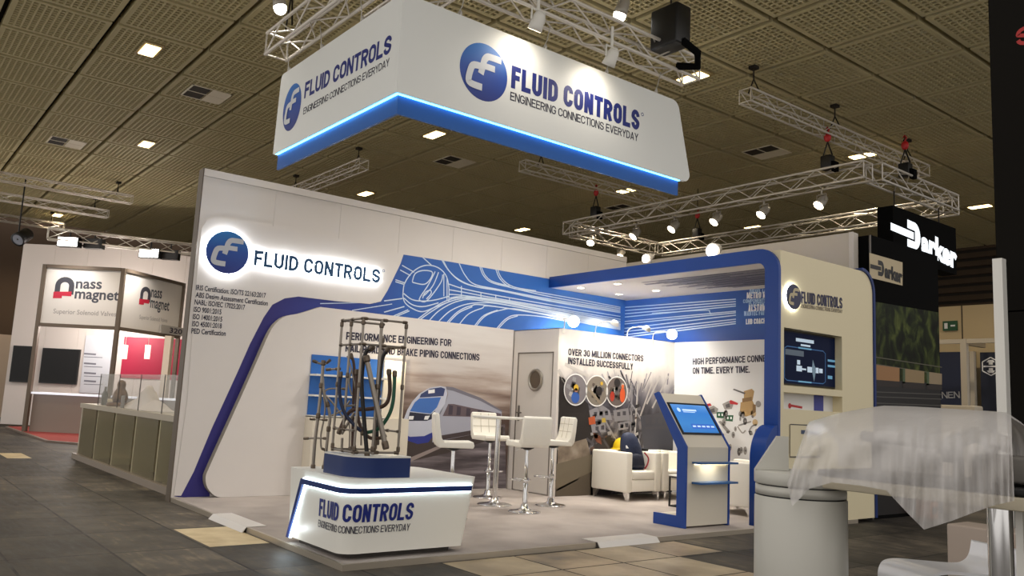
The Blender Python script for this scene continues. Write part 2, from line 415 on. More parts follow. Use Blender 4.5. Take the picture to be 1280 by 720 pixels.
patch(4.53,.92,5.17,1.70,TAN); patch(4.53,1.72,5.17,2.45,TAN2); patch(4.53,2.47,5.17,3.20,TAN); patch(4.53,3.22,5.17,3.9,TAN2)
patch(5.19,1.72,5.9,2.45,TAN2); patch(5.19,2.47,5.95,3.22,TAN); patch(5.19,.92,5.9,1.70,TAN2); patch(5.97,2.47,6.7,3.22,TAN2)
struct(mb.build('floor'))
# ceiling: perforated metal panels with open joints, a dark void above
CEILM = mat('ceiling_panel_metal', (190,178,136), 0.6, 0.0, noise=0.06, nscale=0.6)
VOID = mat('ceiling_void', (10,8,6), 0.9)
P0 = 1.435
cb = MB(); n = 13; half = P0/2 - .045; mar = .06; pitch = (2*half-2*mar)/n; bar = .026; dep = .08
for a,b_,c,d in ((-half,-half,half,-half+mar),(-half,half-mar,half,half),(-half,-half+mar,-half+mar,half-mar),(half-mar,-half+mar,half,half-mar)):
    cb.poly([(a,b_,0),(a,d,0),(c,d,0),(c,b_,0)], CEILM)
for i in range(n):
    for j in range(n):
        x0 = -half+mar+i*pitch; y0 = -half+mar+j*pitch; x1 = x0+pitch; y1 = y0+pitch; q = bar/2
        o = [(x0,y0),(x1,y0),(x1,y1),(x0,y1)]; e = [(x0+q,y0+q),(x1-q,y0+q),(x1-q,y1-q),(x0+q,y1-q)]
        v = [(a,b_,0) for a,b_ in o]+[(a,b_,0) for a,b_ in e]+[(a,b_,dep) for a,b_ in e]
        f = [(k,4+k,4+(k+1)%4,(k+1)%4) for k in range(4)]+[(4+k,8+k,8+(k+1)%4,4+(k+1)%4) for k in range(4)]
        cb.add(v, f, CEILM)
for k in range(4):
    a = [(-half,-half),(half,-half),(half,half),(-half,half)]; p, q = a[k], a[(k+1)%4]
    cb.poly([(p[0],p[1],0),(q[0],q[1],0),(q[0],q[1],.14),(p[0],p[1],.14)], CEILM)
cb.poly([(-P0/2,-P0/2,.16),(-P0/2,P0/2,.16),(P0/2,P0/2,.16),(P0/2,-P0/2,.16)], VOID)
CX0, CY0 = -23.36+P0/2, -3.47+P0/2
co = cb.build('ceiling', at=(0,0,0)); co.location = (CX0, CY0, CZ)
for k, (cnt, v) in enumerate(((21,(P0,0,0)),(20,(0,P0,0)))):
    ar = co.modifiers.new('array','ARRAY'); ar.use_relative_offset = False; ar.use_constant_offset = True; ar.constant_offset_displace = v; ar.count = cnt
struct(co)
# far hall walls
BROWN = mat('dark_hall_wall', (84,66,50), 0.8, noise=0.1, nscale=.7)
mb = MB(); mb.box((-24.6,-6,2.9),(-24.3,30,7.3), BROWN); mb.box((-24.6,-6,HF),(-24.3,30,2.9), mat('pale_hall_wall',(196,176,158),.7)); struct(mb.build('wall_far'))
SLAT = mat('dark_timber_slat', (74,58,40), 0.7, noise=.2, nscale=3)
mb = MB(); mb.box((-24.3,24.4,HF),(14,24.7,7.3), mat('slat_wall_backing',(40,34,28),.8))
for k in range(17): mb.box((-2,24.30,2.6+k*.27),(14,24.4,2.6+k*.27+.17), SLAT)
struct(mb.build('wall_right'))
# ---------------------------------------------------------- ceiling fittings
LENSW = glow('ceiling_lamp_lens', (255,226,158), 9.0)
def downlight(x, y, label, w=None):
    t = thing('ceiling_downlight', label, 'ceiling lamp', (x,y,CZ), 'downlights set in the perforated ceiling')
    a = MB(); a.box((x-.34,y-.16,CZ-.03),(x+.34,y+.16,CZ-.004), mat('lamp_frame',(150,132,92),.5)); a.build('lamp_frame', t)
    a = MB(); a.box((x-.25,y-.12,CZ-.04),(x+.25,y+.12,CZ-.031), LENSW); a.build('lamp_lens', t)
    lamp('downlight_lamp','SPOT',(x,y,CZ-.08), w or CEIL_LAMP_W*8, (1,.84,.62), t, (x,y,0), .25, 140, .6)
for (px,py),lb in [((187,61),'bright ceiling lamp high at the left, nearest above the left trusses'),((183,179),'ceiling lamp left of the tall white booth wall, below the upper left lamp'),
    ((457,241),'ceiling lamp just above the top edge of the white booth wall'),((543,167),'ceiling lamp seen right below the blue rim of the hanging sign near its corner'),
    ((653,286),'small far ceiling lamp above the middle of the white booth wall'),((1078,193),'ceiling lamp beside the end of the single truss at the right'),
    ((1225,257),'ceiling lamp above the dark slatted wall at the far right'),((942,283),'ceiling lamp between the two long sides of the rectangular truss'),
    ((866,95),'ceiling lamp glowing behind the right end of the sign truss'),((72,268),'small ceiling lamp among the parallel trusses at the far left'),((783,237),'small far ceiling lamp above the short truss right of the wire')]:
    q = onZ((px,py), CZ); downlight(q.x, q.y, lb, 90 if px == 866 else None)
VENTW = mat('vent_plate', (236,228,206), 0.5); VENTD = mat('vent_slot', (48,42,34), 0.7)
def vent(x,y,label,flip=False):
    t = thing('ceiling_vent', label, 'vent', (x,y,CZ), 'ventilation grilles in the ceiling')
    a = MB(); z0 = CZ-.015; h=.38
    for p,q in (((-h,-h),(h,-h+.03)),((-h,h-.03),(h,h)),((-h,-h),(-h+.03,h)),((h-.03,-h),(h,h)),((-.015,-h),(.015,h))): a.box((x+p[0],y+p[1],z0),(x+q[0],y+q[1],CZ-.002), VENTW)
    a.build('vent_frame', t)
    for s,nm in ((-1,'vent_damper'),(1,'vent_damper')):
        a = MB(); a.box((x-h+.03,y+s*.19-.17,z0+.004),(x+h-.03,y+s*.19+.17,CZ-.003), VENTD if s<0 else VENTW); a.build(nm, t)
for (px,py),lb in [((258,118),'square ceiling vent between the two left lamps, nearest of the vents'),((83,178),'square ceiling vent farthest left, beside the lower left lamp'),((958,190),'square ceiling vent left of the single truss at the right'),((568,202),'square ceiling vent below the hanging sign, right of its nearest lamp'),((778,260),'square ceiling vent above the left end of the rectangular truss')]:
    q = onZ((px,py), CZ); vent(q.x,q.y,lb)
# ---------------------------------------------------------- trusses
TRM = mat('truss_aluminium', (222,216,206), 0.35, 0.45)
def truss(label, p0, p1, w=.29, h=.29, bay=.45, r=.022, group='aluminium trusses under the ceiling', name='lighting_truss', cap=True):
    p0 = Vector(p0); p1 = Vector(p1); t = (p1-p0); Ln = t.length; t.normalize(); s = t.cross(Vector((0,0,1))).normalized(); u = Vector((0,0,1))
    T = thing(name, label, 'truss', p0, group)
    cor = [(-1,-1),(1,-1),(1,1),(-1,1)]
    def C(k, d): return p0 + t*d + s*(cor[k][0]*w/2) + u*(cor[k][1]*h/2)
    for k in range(4):
        a = MB(); a.tube([C(k,0),C(k,Ln)], r, TRM, 8); a.build('chord', T)
    a = MB(); nb = max(2, round(Ln/bay)); b = Ln/nb
    for i in range(nb):
        for k in range(4):
            k2 = (k+1)%4
            if i%2: k, k2 = k2, k
            a.tube([C(k,i*b),C(k2,(i+1)*b)], r*.5, TRM, 5, cap=False)
    for d in (0, Ln):
        for k in range(4): a.tube([C(k,d),C((k+1)%4,d)], r*.55, TRM, 5, cap=False)
    a.build('lacing', T)
    return T
SZ = 5.80
truss('truss carrying the left face of the hanging sign', (.45,.62,SZ), (3.55,.62,SZ))
truss('truss carrying the long right face of the hanging sign', (3.72,.45,SZ), (3.72,5.0,SZ))
truss('second truss crossing above the sign corner at the top of the picture', (.9,1.75,6.25), (3.5,1.75,6.25))
UZ = 6.45
truss('single truss hung right under the ceiling at the upper right', (2.72,7.55,UZ), (2.78,13.5,UZ), .22,.22,.35,.018)
q0 = onZ((653,207),UZ); q1 = onZ((850,250),UZ)
truss('truss hung under the ceiling seen just below the sign blue rim', q0, (q0.x+.1,q1.y,UZ), .22,.22,.35,.018)
RZ = 5.55
cn = onZ((1085,213),RZ); cl = onZ((715,288),RZ); cf = onZ((1190,258),RZ)
x0r,x1r,y0r,y1r = cl.x,cn.x,cn.y,cf.y
truss('near long side of the rectangular truss carrying the row of spots', (x0r,y0r,RZ),(x1r,y0r,RZ))
truss('far long side of the rectangular truss behind the canopy', (x0r,y1r,RZ),(x1r,y1r,RZ))
truss('left short side of the rectangular truss over the white wall', (x0r,y0r+.2,RZ),(x0r,y1r-.2,RZ))
truss('right short side of the rectangular truss above the black hanging sign', (x1r,y0r+.2,RZ),(x1r,y1r-.2,RZ))
for (a_,b_),lb in ((((-3,223),(165,250)),'uppermost of the parallel trusses at the left picture edge'),(((-3,243),(135,268)),'middle one of the parallel trusses at the left picture edge'),(((-3,264),(80,284)),'lowest of the parallel trusses at the left picture edge')):
    q = onZ(b_,6.55); k = onZ(a_,6.55)
    truss(lb, (q.x,k.y-1,6.55),(q.x,q.y,6.55), .22,.22,.5,.018)
q = onZ((455,205),6.55); k = onZ((380,232),6.55)
truss('truss seen under the left face of the sign above the white wall', (k.x-1.5,q.y,6.55),(q.x,q.y,6.55),.22,.22,.5,.018)
# wires and hangers from ceiling to the trusses
HANG = mat('dark_hanger', (40,34,28), .5, .4)
def hanger(p, z0, z1, label, group='hangers between ceiling and trusses'):
    t = MB(); t.tube([(p[0]-.1,p[1],z0),(p[0],p[1],(z0+z1)/2),(p[0],p[1],z1)], .012, HANG, 6); t.tube([(p[0]+.1,p[1],z0),(p[0],p[1],(z0+z1)/2)], .012, HANG, 6)
    t.box((p[0]-.06,p[1]-.06,z1-.05),(p[0]+.06,p[1]+.06,z1), HANG)
    tag(t.build('truss_hanger', at=(p[0],p[1],z1)), label, 'hanger', group)
for y,lb in ((7.75,'dark hanger at the near end of the single upper right truss'),(10.2,'dark hanger over the middle of the single upper right truss'),(12.9,'dark hanger at the far end of the single upper right truss')): hanger((2.74,y), UZ+.11, CZ, lb)
qk = k
for kk_,(px,z1,lb) in enumerate((((.8,.62),SZ+.15,'left hanger of the truss over the left sign face'),((3.3,.62),SZ+.15,'right hanger of the truss over the left sign face'),((3.72,2.4),SZ+.15,'middle hanger of the truss over the right sign face'),((1.2,1.75),6.40,'hanger of the crossing truss above the sign'),((q.x-.3,q.y),6.66,'hanger of the truss seen under the sign above the white wall'),((qk.x-.8,q.y),6.66,'second hanger of the truss seen under the sign above the white wall'))): hanger(px, z1, CZ, lb)
for (b_,dy),lb in ((((165,250),.4),'hanger at the end of the uppermost left parallel truss'),(((135,268),.4),'hanger at the end of the middle left parallel truss'),(((80,284),.4),'hanger at the end of the lowest left parallel truss')):
    e_ = onZ(b_,6.55); hanger((e_.x,e_.y-dy), 6.66, CZ, lb)
hanger((q0.x+.02,q0.y+.5), UZ+.11, CZ, 'hanger of the truss seen below the sign blue rim')
# ---------------------------------------------------------- chain hoists
REDH = mat('hoist_hook_red', (190,30,34), .4)
def hoist(x,y,zt,zl,label):
    t = thing('chain_hoist', label, 'chain hoist', (x,y,zl), 'black chain hoists on the rectangular truss')
    a = MB(); a.box((x-.10,y-.08,zl),(x+.10,y+.08,zl+.26), BLACK, .02); a.build('motor_body', t)
    a = MB(); a.prism([(x+.105,y-.06,zl-.05),(x+.18,y-.06,zl-.05),(x+.18,y-.06,zl+.12),(x+.105,y-.06,zl+.14)], (0,.12,0), BLACKM); a.build('chain_bag', t)
    a = MB(); a.tube([(x-.09,y,zl+.26),(x,y,zl+.52)], .012, BLACK, 6); a.tube([(x+.09,y,zl+.26),(x,y,zl+.52)], .014, BLACK, 6); a.build('sling', t)
    a = MB(); a.ball((x,y,zl+.60), .07, REDH, 12, (1,.7,1.2)); a.tube([(x,y,zl+.68),(x+.03,y,zl+.74),(x,y,zl+.79),(x-.03,y,zl+.75)], .014, REDH, 6); a.build('hook_block', t)
    a = MB(); a.tube([(x,y,zl+.79),(x,y,zt)], .01, HANG, 6); a.build('chain', t)
hoist(2.78,y0r,UZ-.1,RZ+.15,'chain hoist near the right end of the front truss side')
q = onZ((738,268),RZ+.2); hoist(q.x,y0r,UZ-.1,RZ+.15,'chain hoist at the left corner of the rectangular truss')
q = onZ((848,285),RZ+.3); hoist(q.x,y1r,CZ,RZ+.15,'chain hoist on the far truss side, behind the row of spots')
q = onX((1132,232),x1r); hoist(x1r,q.y,UZ-.1,RZ+.15,'chain hoist on the truss right above the black hanging sign')
# ---------------------------------------------------------- spotlights
LAMPG = glow('lit_lamp_face', (255,236,206), 22.0)
LAMPW = glow('lit_lamp_face_white', (255,250,240), 12.0)
def spot(loc, aim, label, mtl, r=.075, ln=.2, watt=0, group='spotlights on the trusses', top=None, face=None, ang=70):
    loc = Vector(loc); d = (Vector(aim)-loc).normalized()
    t = thing('spotlight', label, 'spotlight', loc, group)
    a = MB(); a.lathe([(.0,-ln),(r*.6,-ln),(r*.8,-ln*.8),(r*.9,-ln*.3),(r,0),(r*.93,0)], loc, mtl, 18, d); a.build('lamp_body', t)
    a = MB(); a.lathe([(0,-.012),(r*.92,-.012)], loc, face or LAMPG, 18, d, False); a.build('lamp_lens', t)
    tp = top if top is not None else loc.z+.24
    s = d.cross(Vector((0,0,1))).normalized()
    c = loc - d*ln*.5
    a = MB(); a.tube([c+s*(r*1.05), c+s*(r*1.05)+Vector((0,0,.13)), c-s*(r*1.05)+Vector((0,0,.13)), c-s*(r*1.05)], .012, mtl, 6); a.tube([c+Vector((0,0,.13)),(c.x,c.y,max(tp,c.z+.16))], .018, mtl, 8); a.build('yoke', t)
    if watt: lamp('spot_lamp','SPOT', loc+d*.03, watt, (1,.93,.85), t, aim, .2, ang, .8)
    return t
GREYL = mat('grey_lamp_housing', (176,170,160), .4, .3)
for k,((px,py),wd) in enumerate((((790,296),'first'),((838,287),'second'),((891,278),'third'),((950,269),'fourth'),((1022,257),'fifth'))):
    q = onY((px,py), y0r); spot((q.x,y0r+.02,q.z), (q.x-.5,y0r-2.2,2.6), f'{wd} lit spot from the left along the near rectangular truss side', GREYL, .1, .24, 0, top=RZ-.14)
for (px,py),lb in (((738,304),'lit spot on the left short truss side, nearest its front corner'),):
    q = onX((px,py), x0r) if px < 760 else onY((px,py), y0r); spot((q.x,q.y,q.z), (q.x+1.4,q.y-2,2.6), lb, GREYL, .1,.24,0, top=RZ+.02)
for (px,py),lb in (((775,321),'lit spot just past the far end of the white wall top'),):
    q = onY((px,py), y1r); spot(q, (q.x+1.2,q.y-3,1.5), lb, GREYL, .1,.24,0, top=RZ-.14)
for (px,py),lb,wt,rr_ in (((891,313),'largest flaring spot standing on the blue canopy',40,.11),((808,323),'smaller glowing spot standing on the blue canopy left of the big flare',16,.075)):
    q = onY((px,py), 6.25); t = thing('canopy_spotlight', lb, 'spotlight', (q.x,q.y+.1,3.336), 'spotlights standing on the canopy')
    a = MB(); a.lathe([(0,-.2),(rr_*.6,-.2),(rr_*.9,-.06),(rr_,0),(rr_*.9,0)], q, GREYL, 18, (.25,-.9,-.35)); a.build('lamp_body', t)
    a = MB(); a.ball((q.x+.01,q.y-.03,q.z-.01), rr_*.86, LAMPW, 16, (1,.6,1)); a.build('lamp_lens', t)
    a = MB(); a.tube([(q.x,q.y+.1,3.337),(q.x,q.y+.1,q.z)], .018, GREYL, 8); a.lathe([(0,3.336),(.08,3.336),(.08,3.35),(0,3.35)], (q.x,q.y+.1,0), GREYL, 16); a.build('stem', t)
    lamp('canopy_spot_lamp','SPOT', (q.x,q.y-.16,q.z), wt, (.92,.96,1), t, (q.x,q.y-.9,q.z-.9), .06, 140, .8)
# floods on the sign truss
fl = [((775,18),'white lit flood above the sign truss, left of the black hoist box',(1.2,3.4,.4)),((840,50),'white lit flood in front of the black hoist box',(1.4,5.0,.3)),((350,9),'white lit flood at the top left above the sign truss',(1.0,1.8,.8))]
for (px,py),lb,aim in fl:
    q = onZ((px,py), 6.5); spot(q, aim, lb, GREYL, .095, .22, BOOTH_SPOT_W, top=CZ, face=LAMPW, ang=85); b_ = MB(); b_.ball(q+(Vector(aim)-q).normalized()*.02, .085, LAMPW, 14); b_.build('lamp_bulb', next(o for o in COL.objects if o.get('label') == lb))
for (px,py),lb,on in (((668,38),'white theatre spot hung under the sign truss near the emblem',0),((760,82),'white theatre spot hung under the sign truss toward its right end',1)):
    q = onX((px,py), 3.87); spot(q, (3.5,q.y,4.75), lb, WHITE2, .085, .2, 13, top=5.80, ang=150)
q = onZ((838,38), 6.1)
t = thing('hoist_motor', 'big black motor box above the right end of the sign truss', 'chain hoist', q)
a = MB(); a.box((q.x-.22,q.y-.14,q.z-.25),(q.x+.22,q.y+.14,q.z+.28), BLACK, .03); a.build('motor_body', t)
a = MB(); a.tube([(q.x,q.y,q.z+.28),(q.x,q.y,CZ)], .012, HANG, 6); a.build('chain', t)
a = MB(); a.tube([(q.x+.2,q.y,q.z-.2),(q.x+.32,q.y+.15,q.z-.35),(q.x+.2,q.y+.3,q.z-.45),(q.x-.05,q.y+.2,q.z-.40)], .05, BLACKM, 8); a.build('cable_loop', t)
# ============================================================ THE BLUE AND WHITE BOOTH
CARPET = ramp_mat('grey_carpet', [(0.3,(150,141,134)),(0.5,(172,162,154)),(0.7,(186,176,168))], nscale=1.2, detail=10, rough=.9)
t = thing('booth_platform', 'low raised booth floor with grey carpet and aluminium edge', 'platform', (0,0,HF))
a = MB(); a.box((.002,.03,HF),(W-.03,D-.002,-.001), CARPET); a.build('carpet', t)
EDGE = mat('edge_profile', (176,166,150), .35, .5)
for seg in (((0,0),(1.5,0)),((2.46,0),(W,0))):
    a = MB(); a.box((max(seg[0][0],.002),0,HF),(seg[1][0],.03,-.0005), EDGE); a.build('edge_trim', t)
for y0_,y1_ in ((.03,2.78),(3.69,D-.002)):
    a = MB(); a.box((W-.03,y0_,HF),(W,y1_,-.0005), EDGE); a.build('edge_trim', t)
RAMP = mat('ramp_sheet', (226,222,216), .3, .1)
a = MB(); a.prism([(1.5,.20,.007),(1.5,.20,.001),(1.5,-.002,.001),(1.5,-.035,HF+.001),(1.5,-.05,HF+.003),(1.5,-.002,.006)], (.96,0,0), RAMP); tag(a.build('access_ramp', at=(1.98,0,HF)), 'flat metal ramp plate on the left platform edge', 'ramp', 'ramp plates')
a = MB(); a.prism([(W-.22,2.80,.007),(W-.22,2.80,.001),(W+.002,2.80,.001),(W+.035,2.80,HF+.001),(W+.05,2.80,HF+.003),(W+.002,2.80,.006)], (0,.88,0), RAMP); tag(a.build('access_ramp', at=(W,3.2,HF)), 'shiny metal ramp plate on the right platform edge', 'ramp', 'ramp plates')
# left wall
H = 4.114
mb = MB(); ny = 8
for k in range(ny):
    y0_ = D*k/ny + (.0 if k==0 else .0015); mb.box((-.16,y0_,HF),(0,D*(k+1)/ny-.0015 if k<ny-1 else D,H-.1), WHITE)
mb.box((-.17,0,H-.095),(.006,D,H), WHITE); mb.box((-.162,-.014,HF),(.001,-.001,H), mat('wall_end_shade',(104,92,78),.5))  # dark strip over the wall's end face: its shade put into the colour
struct(mb.build('wall_left'))
LW = Plane((0,0,0),(0,1,0),(0,0,1))
# thin raised skin with the rounded corner, and the navy stripe between both skins
up = [(234,500),(217,619.5),(226,619.5),(241.5,590),(264,536),(297,464),(312,430),(329,397),(340,381),(355.5,373),(373,370.7),(420,376.5),(462,380),(475.5,377),(484,363),(500,330),(504,318),(400,293),(300,276),(270,272),(258,276),(251.5,286),(246,340)]
mb = MB(); mb.prism([LW.at(p,0) for p in up], (.012,0,0), WHITE); tag(mb.build('wall_panel', at=(0,.2,0)), 'thin white raised wall skin with rounded corner carrying the lit logo', 'wall panel')
stripe = [(217.5,620.5),(241.5,588),(264,536),(297,464),(312,430),(329,397),(340,381),(355.5,373),(373,370.7),(420,376.5),(462,380),(475.5,377),(484,363),(500,330),(503,318),(560,331)]
BAND = grad_mat('band_blue_print', 1, 1.0, 4.6, [(0,(44,38,122)),(.35,(34,60,146)),(.6,(40,94,176)),(1,(42,98,178))], .45)
mural = MB()
bandtop = [(503,318),(560,326.5),(685,348.5),(771.5,364)]
bandpts = stripe[:-1] + [(560,326.8),(620,337.2),(685,348.3),(771.5,364)] + [(771.5,440),(700,428),(640,420),(560,410),(484,400),(400,392),(380,392),(364,398),(340,415),(330,440),(304,500),(262,580),(262,625)]
bw = [LW.at(p,2) for p in bandpts]
for p in bw:
    if p.y > D-.5: p.y = D-.001
mural.poly(bw, BAND)
LN = mat('mural_line', (206,222,240), .5)
def cp(pts): return [(480+x/4.2667, 300+y/4.2667) for x,y in pts]
lines = [
 [(100,300),(108,235),(145,178),(195,143),(245,135),(295,152),(330,190),(345,250),(345,330)],
 [(100,300),(112,335),(150,365),(205,382),(275,357),(345,330)],[(104,285),(150,318),(215,326),(280,318),(345,300)],[(106,310),(150,345),(210,355),(290,335)],
 [(150,222),(165,180),(205,163),(255,170),(248,205),(215,236),(160,228),(150,222)],
 [(272,168),(235,240),(195,300),(190,322),(230,322),(300,230),(312,185)],[(290,172),(262,240),(225,285),(205,300)],[(318,180),(318,300)],[(335,205),(335,320)],
 [(205,310),(218,280),(245,268),(250,285),(225,315)],
 [(205,92),(255,138)],[(315,110),(350,170),(410,222),(500,252),(640,275),(900,330),(1240,385)],[(305,102),(342,160),(400,212),(480,246),(620,270),(900,325),(1240,379)],
 [(400,125),(430,185),(480,235),(600,262),(900,318),(1240,372)],[(510,143),(530,190),(570,225),(660,250),(900,305),(1240,364)],[(518,143),(540,190),(580,222),(668,246)],
 [(595,155),(620,210),(680,255),(800,275),(1000,310),(1240,356)],[(604,156),(630,208),(690,250),(810,271)],
 [(345,235),(430,262),(600,296),(900,348),(1240,405)],[(345,265),(430,280),(600,312),(900,362),(1240,420)],[(345,290),(420,296),(700,335),(1240,430)],[(350,310),(430,305),(700,345),(1240,437)],
 [(175,425),(250,370),(330,325),(420,305),(560,315),(900,380),(1240,445)],[(190,425),(262,375),(340,332),(430,312),(570,322),(900,386),(1240,450)],[(240,430),(300,372),(400,325),(520,324),(900,392),(1240,455)],
 [(290,435),(350,380),(430,345),(520,335),(640,345),(1000,412),(1240,460)],[(335,440),(390,385),(460,352),(560,350),(1000,418),(1240,465)],[(345,440),(400,387),(470,356)],
 [(400,450),(450,395),(520,365),(590,355),(1000,424),(1240,470)],[(490,460),(540,405),(620,375),(720,370),(1000,430),(1240,475)],[(482,458),(530,404),(605,374)],[(600,472),(650,420),(710,400),(850,410),(1000,438)],[(608,474),(658,424),(712,405)],
 [(95,135),(160,172)],[(85,160),(140,190)],[(60,212),(112,230)],[(60,222),(110,238)],[(0,325),(98,312)],[(0,385),(108,355)],[(35,412),(128,372)],[(60,410),(135,378)],
 [(412,245),(412,300)],[(516,280),(516,318)],[(595,292),(595,330)],[(668,306),(668,342)]]
def pc(L):
    uv = [LW.uv(LW.at(p)) for p in cp(L)]
    return [(min(u_,D-.004),v_) for u_,v_ in (spline(uv,6) if len(uv)>2 else uv)]
for li,L in enumerate(lines): mural.stroke(LW, pc([(x*1.0+ (20 if x==1240 else 0),y+(3 if x==1240 else 0)) for x,y in L]), .017, LN, 3+(li%12)*.25)
for a_,b_ in (((480,352),(430,366)),((490,380),(440,388)),((470,378),(400,379.5))): mural.pstroke(LW, [a_,b_], .012, LN, 4, False)
mo = mural.build('wall_mural', at=(0,3.5,2.5)); tag(mo, 'blue band mural with white line drawing of a train on the left wall', 'mural', 'blue printed bands')
# raised white panel with the speeding-train print
XP = .12; TP = Plane((XP,0,0),(0,1,0),(0,0,1))
def rp(px): return onX(px, XP)
ol = [(276,622),(268,619.5),(259.5,610),(257,597),(262,583),(286,530),(305,488),(324,445),(335.5,419),(345,404),(358,395),(376,391.5),(400,391.8)]
pts = [rp(p) for p in ol]; y_end = 5.08
pts = pts + [Vector((XP,y_end,2.505)), Vector((XP,y_end,0))]
pts[0].z = 0.0; pts[12].z = 2.505
arc = spline([tuple(p) for p in pts[:13]], 3)
pts = [Vector(p) for p in arc] + pts[13:]
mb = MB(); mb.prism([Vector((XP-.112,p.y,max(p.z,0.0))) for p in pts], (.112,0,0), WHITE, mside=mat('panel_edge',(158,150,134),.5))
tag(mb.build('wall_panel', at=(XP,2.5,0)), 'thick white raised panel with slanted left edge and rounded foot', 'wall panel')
tm = MB()
STREAK = ramp_mat('motion_blur_print', [(0.30,(96,84,80)),(0.45,(134,118,110)),(0.55,(168,156,148)),(0.72,(206,200,194))], (1,.55,5.5), 1.6, 5, .5, .2, (math.radians(-14),0,0))
HAZE = grad_mat('pale_haze_print', 2, .95, 2.35, [(0,(84,66,58)),(.22,(120,100,90)),(.42,(176,160,150)),(.6,(206,198,192)),(1,(224,219,214))], .5, .75, 1.5, (1,.55,5.0))
RAIL = ramp_mat('track_print', [(0.3,(62,56,60)),(0.48,(92,84,88)),(0.6,(120,112,116)),(0.75,(150,142,146))], (1,.5,6), 2.2, 4, .5, .1, (math.radians(18),0,0))
REDSTR = ramp_mat('red_streak_print', [(0.3,(92,66,58)),(0.5,(146,116,104)),(0.7,(190,170,160))], (1,.5,7), 1.6, 4, .5, .1, (math.radians(-14),0,0))
tl_ = TP.uv(TP.at((500,500)))[0]
tm.poly([TP.pt(a_,b_,1) for a_,b_ in ((tl_,.01),(5.075,.01),(5.075,2.49),(tl_,2.49))], HAZE)
tm.poly([TP.at((499,560),3),TP.at((540,553),3),TP.at((631,530),3),TP.pt(5.075,.01,3),TP.pt(tl_,.01,3)], RAIL)
tm.ppoly(TP, [(499,552),(560,549),(629,533),(628.5,545),(560,566),(498,580)], mat('dark_ballast',(66,56,54),.6), 4)
tm.ppoly(TP, [(498,578),(560,552),(564,554),(498,584)], mat('rail_gleam',(150,138,134),.6), 5)
TW = mat('train_white_print',(196,200,214),.5); TWS = mat('train_side_print',(170,172,186),.5); TB = mat('train_window_blue',(66,112,186),.5); TD = mat('train_dark_print',(38,40,60),.5)
front = [(503,541),(504,525),(509,512),(515,502),(524,492),(536,485),(550,482.5),(557,484),(559,492),(556,505),(549,519),(542,530),(541,545),(535,553),(522,555),(510,551)]
tm.ppoly(TP, front, TW, 5)
tm.ppoly(TP, [(557,483),(566,484),(600,497),(627,513),(626,532),(600,541),(560,549),(540,553),(541,530),(556,505),(560,492)], TWS, 5)
tm.ppoly(TP, [(557,483),(566,484),(600,497),(627,513),(627,515),(600,501),(566,488.5),(558,487)], mat('train_roof_print',(120,118,130),.5), 6)
tm.ppoly(TP, [(526,492.5),(537,486),(551,484),(556,486),(554,495),(524,497)], mat('train_brow_print',(54,66,110),.5), 6)
tm.ppoly(TP, [(535,487.5),(543,486.5),(543,491),(535,492)], PRINTW, 7)
tm.ppoly(TP, [(512,514),(518,503),(524,498),(551,496.5),(546,509),(538,517)], TB, 6)
tm.ppoly(TP, [(509,526),(512,515),(538,518),(544,513),(539,524),(533,526)], TD, 6)
tm.ppoly(TP, [(511,520),(517,520),(516,524.5),(510,524.5)], PRINTW, 7); tm.ppoly(TP, [(531,520),(537,519.5),(534.5,524.5),(529.5,524.5)], PRINTW, 7)
tm.ppoly(TP, [(503,541),(512,546),(530,545),(541,540),(541,545),(535,553),(522,555),(510,551)], mat('train_skirt_print',(42,54,142),.5), 6)
tm.ppoly(TP, [(560,505),(567,505),(590,510),(626,517),(626,523),(590,521),(553,520)], mat('train_window_strip',(104,90,96),.5), 6)
for x in (561,571,583,597,610): tm.ppoly(TP, [(x,506+(x-560)*.17),(x+5,507+(x-560)*.17),(x+4,518.5+(x-560)*.06),(x-1,518.5+(x-560)*.06)], mat('train_glass_print',(70,62,74),.5), 7)
tm.ppoly(TP, [(541,546),(600,536),(626,528),(626,533),(600,541),(541,552)], mat('train_bogie_print',(70,60,62),.5), 7)
tm.pstext('PERFORMANCE ENGINEERING FOR', TP, (432.5,424.5), (564,433), .107, INK, 3, .18)
tm.pstext('RAIL ROAD AND BRAKE PIPING CONNECTIONS', TP, (431.5,439.5), (599,451), .107, INK, 3, .18)
tag(tm.build('wall_mural', at=(XP,4,1.5)), 'printed mural of a white and blue express train with headline text', 'mural')
# display niche
q0 = onX((390,443),.13); q1 = onX((505,460),.13); qf = onX((385,585),.13)
ny0, ny1, nz0, nz1 = q0.y, q1.y, onX((386,519.5),.13).z, q0.z
t = thing('display_shelf', 'white wall shelf unit with blue backed niches behind the pipe display', 'shelf unit', (XP,ny0,0))
CAB = mat('shelf_carcass',(222,214,196),.45)
a = MB(); a.box((XP+.002,ny0-.02,0),(XP+.24,ny1,nz0), CAB); a.build('base_cabinet', t)
a = MB(); a.box((XP+.001,ny0,nz0),(XP+.02,ny1-.35,nz1), mat('niche_blue',(34,104,186),.4)); a.build('blue_back_panel', t)
hh = (nz1-nz0)/3
for k in (0,1,2): 
    a = MB(); a.box((XP+.02,ny0-.02,nz0+hh*k-.012),(XP+.24,ny1-.33,nz0+hh*k+.012), WHITE2); a.build('shelf_board', t)
a = MB(); a.box((XP+.001,ny1-.35,nz0),(XP+.06,ny1,nz1), CAB); a.build('side_panel', t)
a = MB(); a.ball((XP+.1,ny1-.2,nz1-.06), .03, LAMPG, 10); lo = a.build('niche_lamp', t)
lamp('niche_light','POINT',(XP+.16,ny1-.2,nz1-.08), 5, (1,.82,.55), t, None, .03)
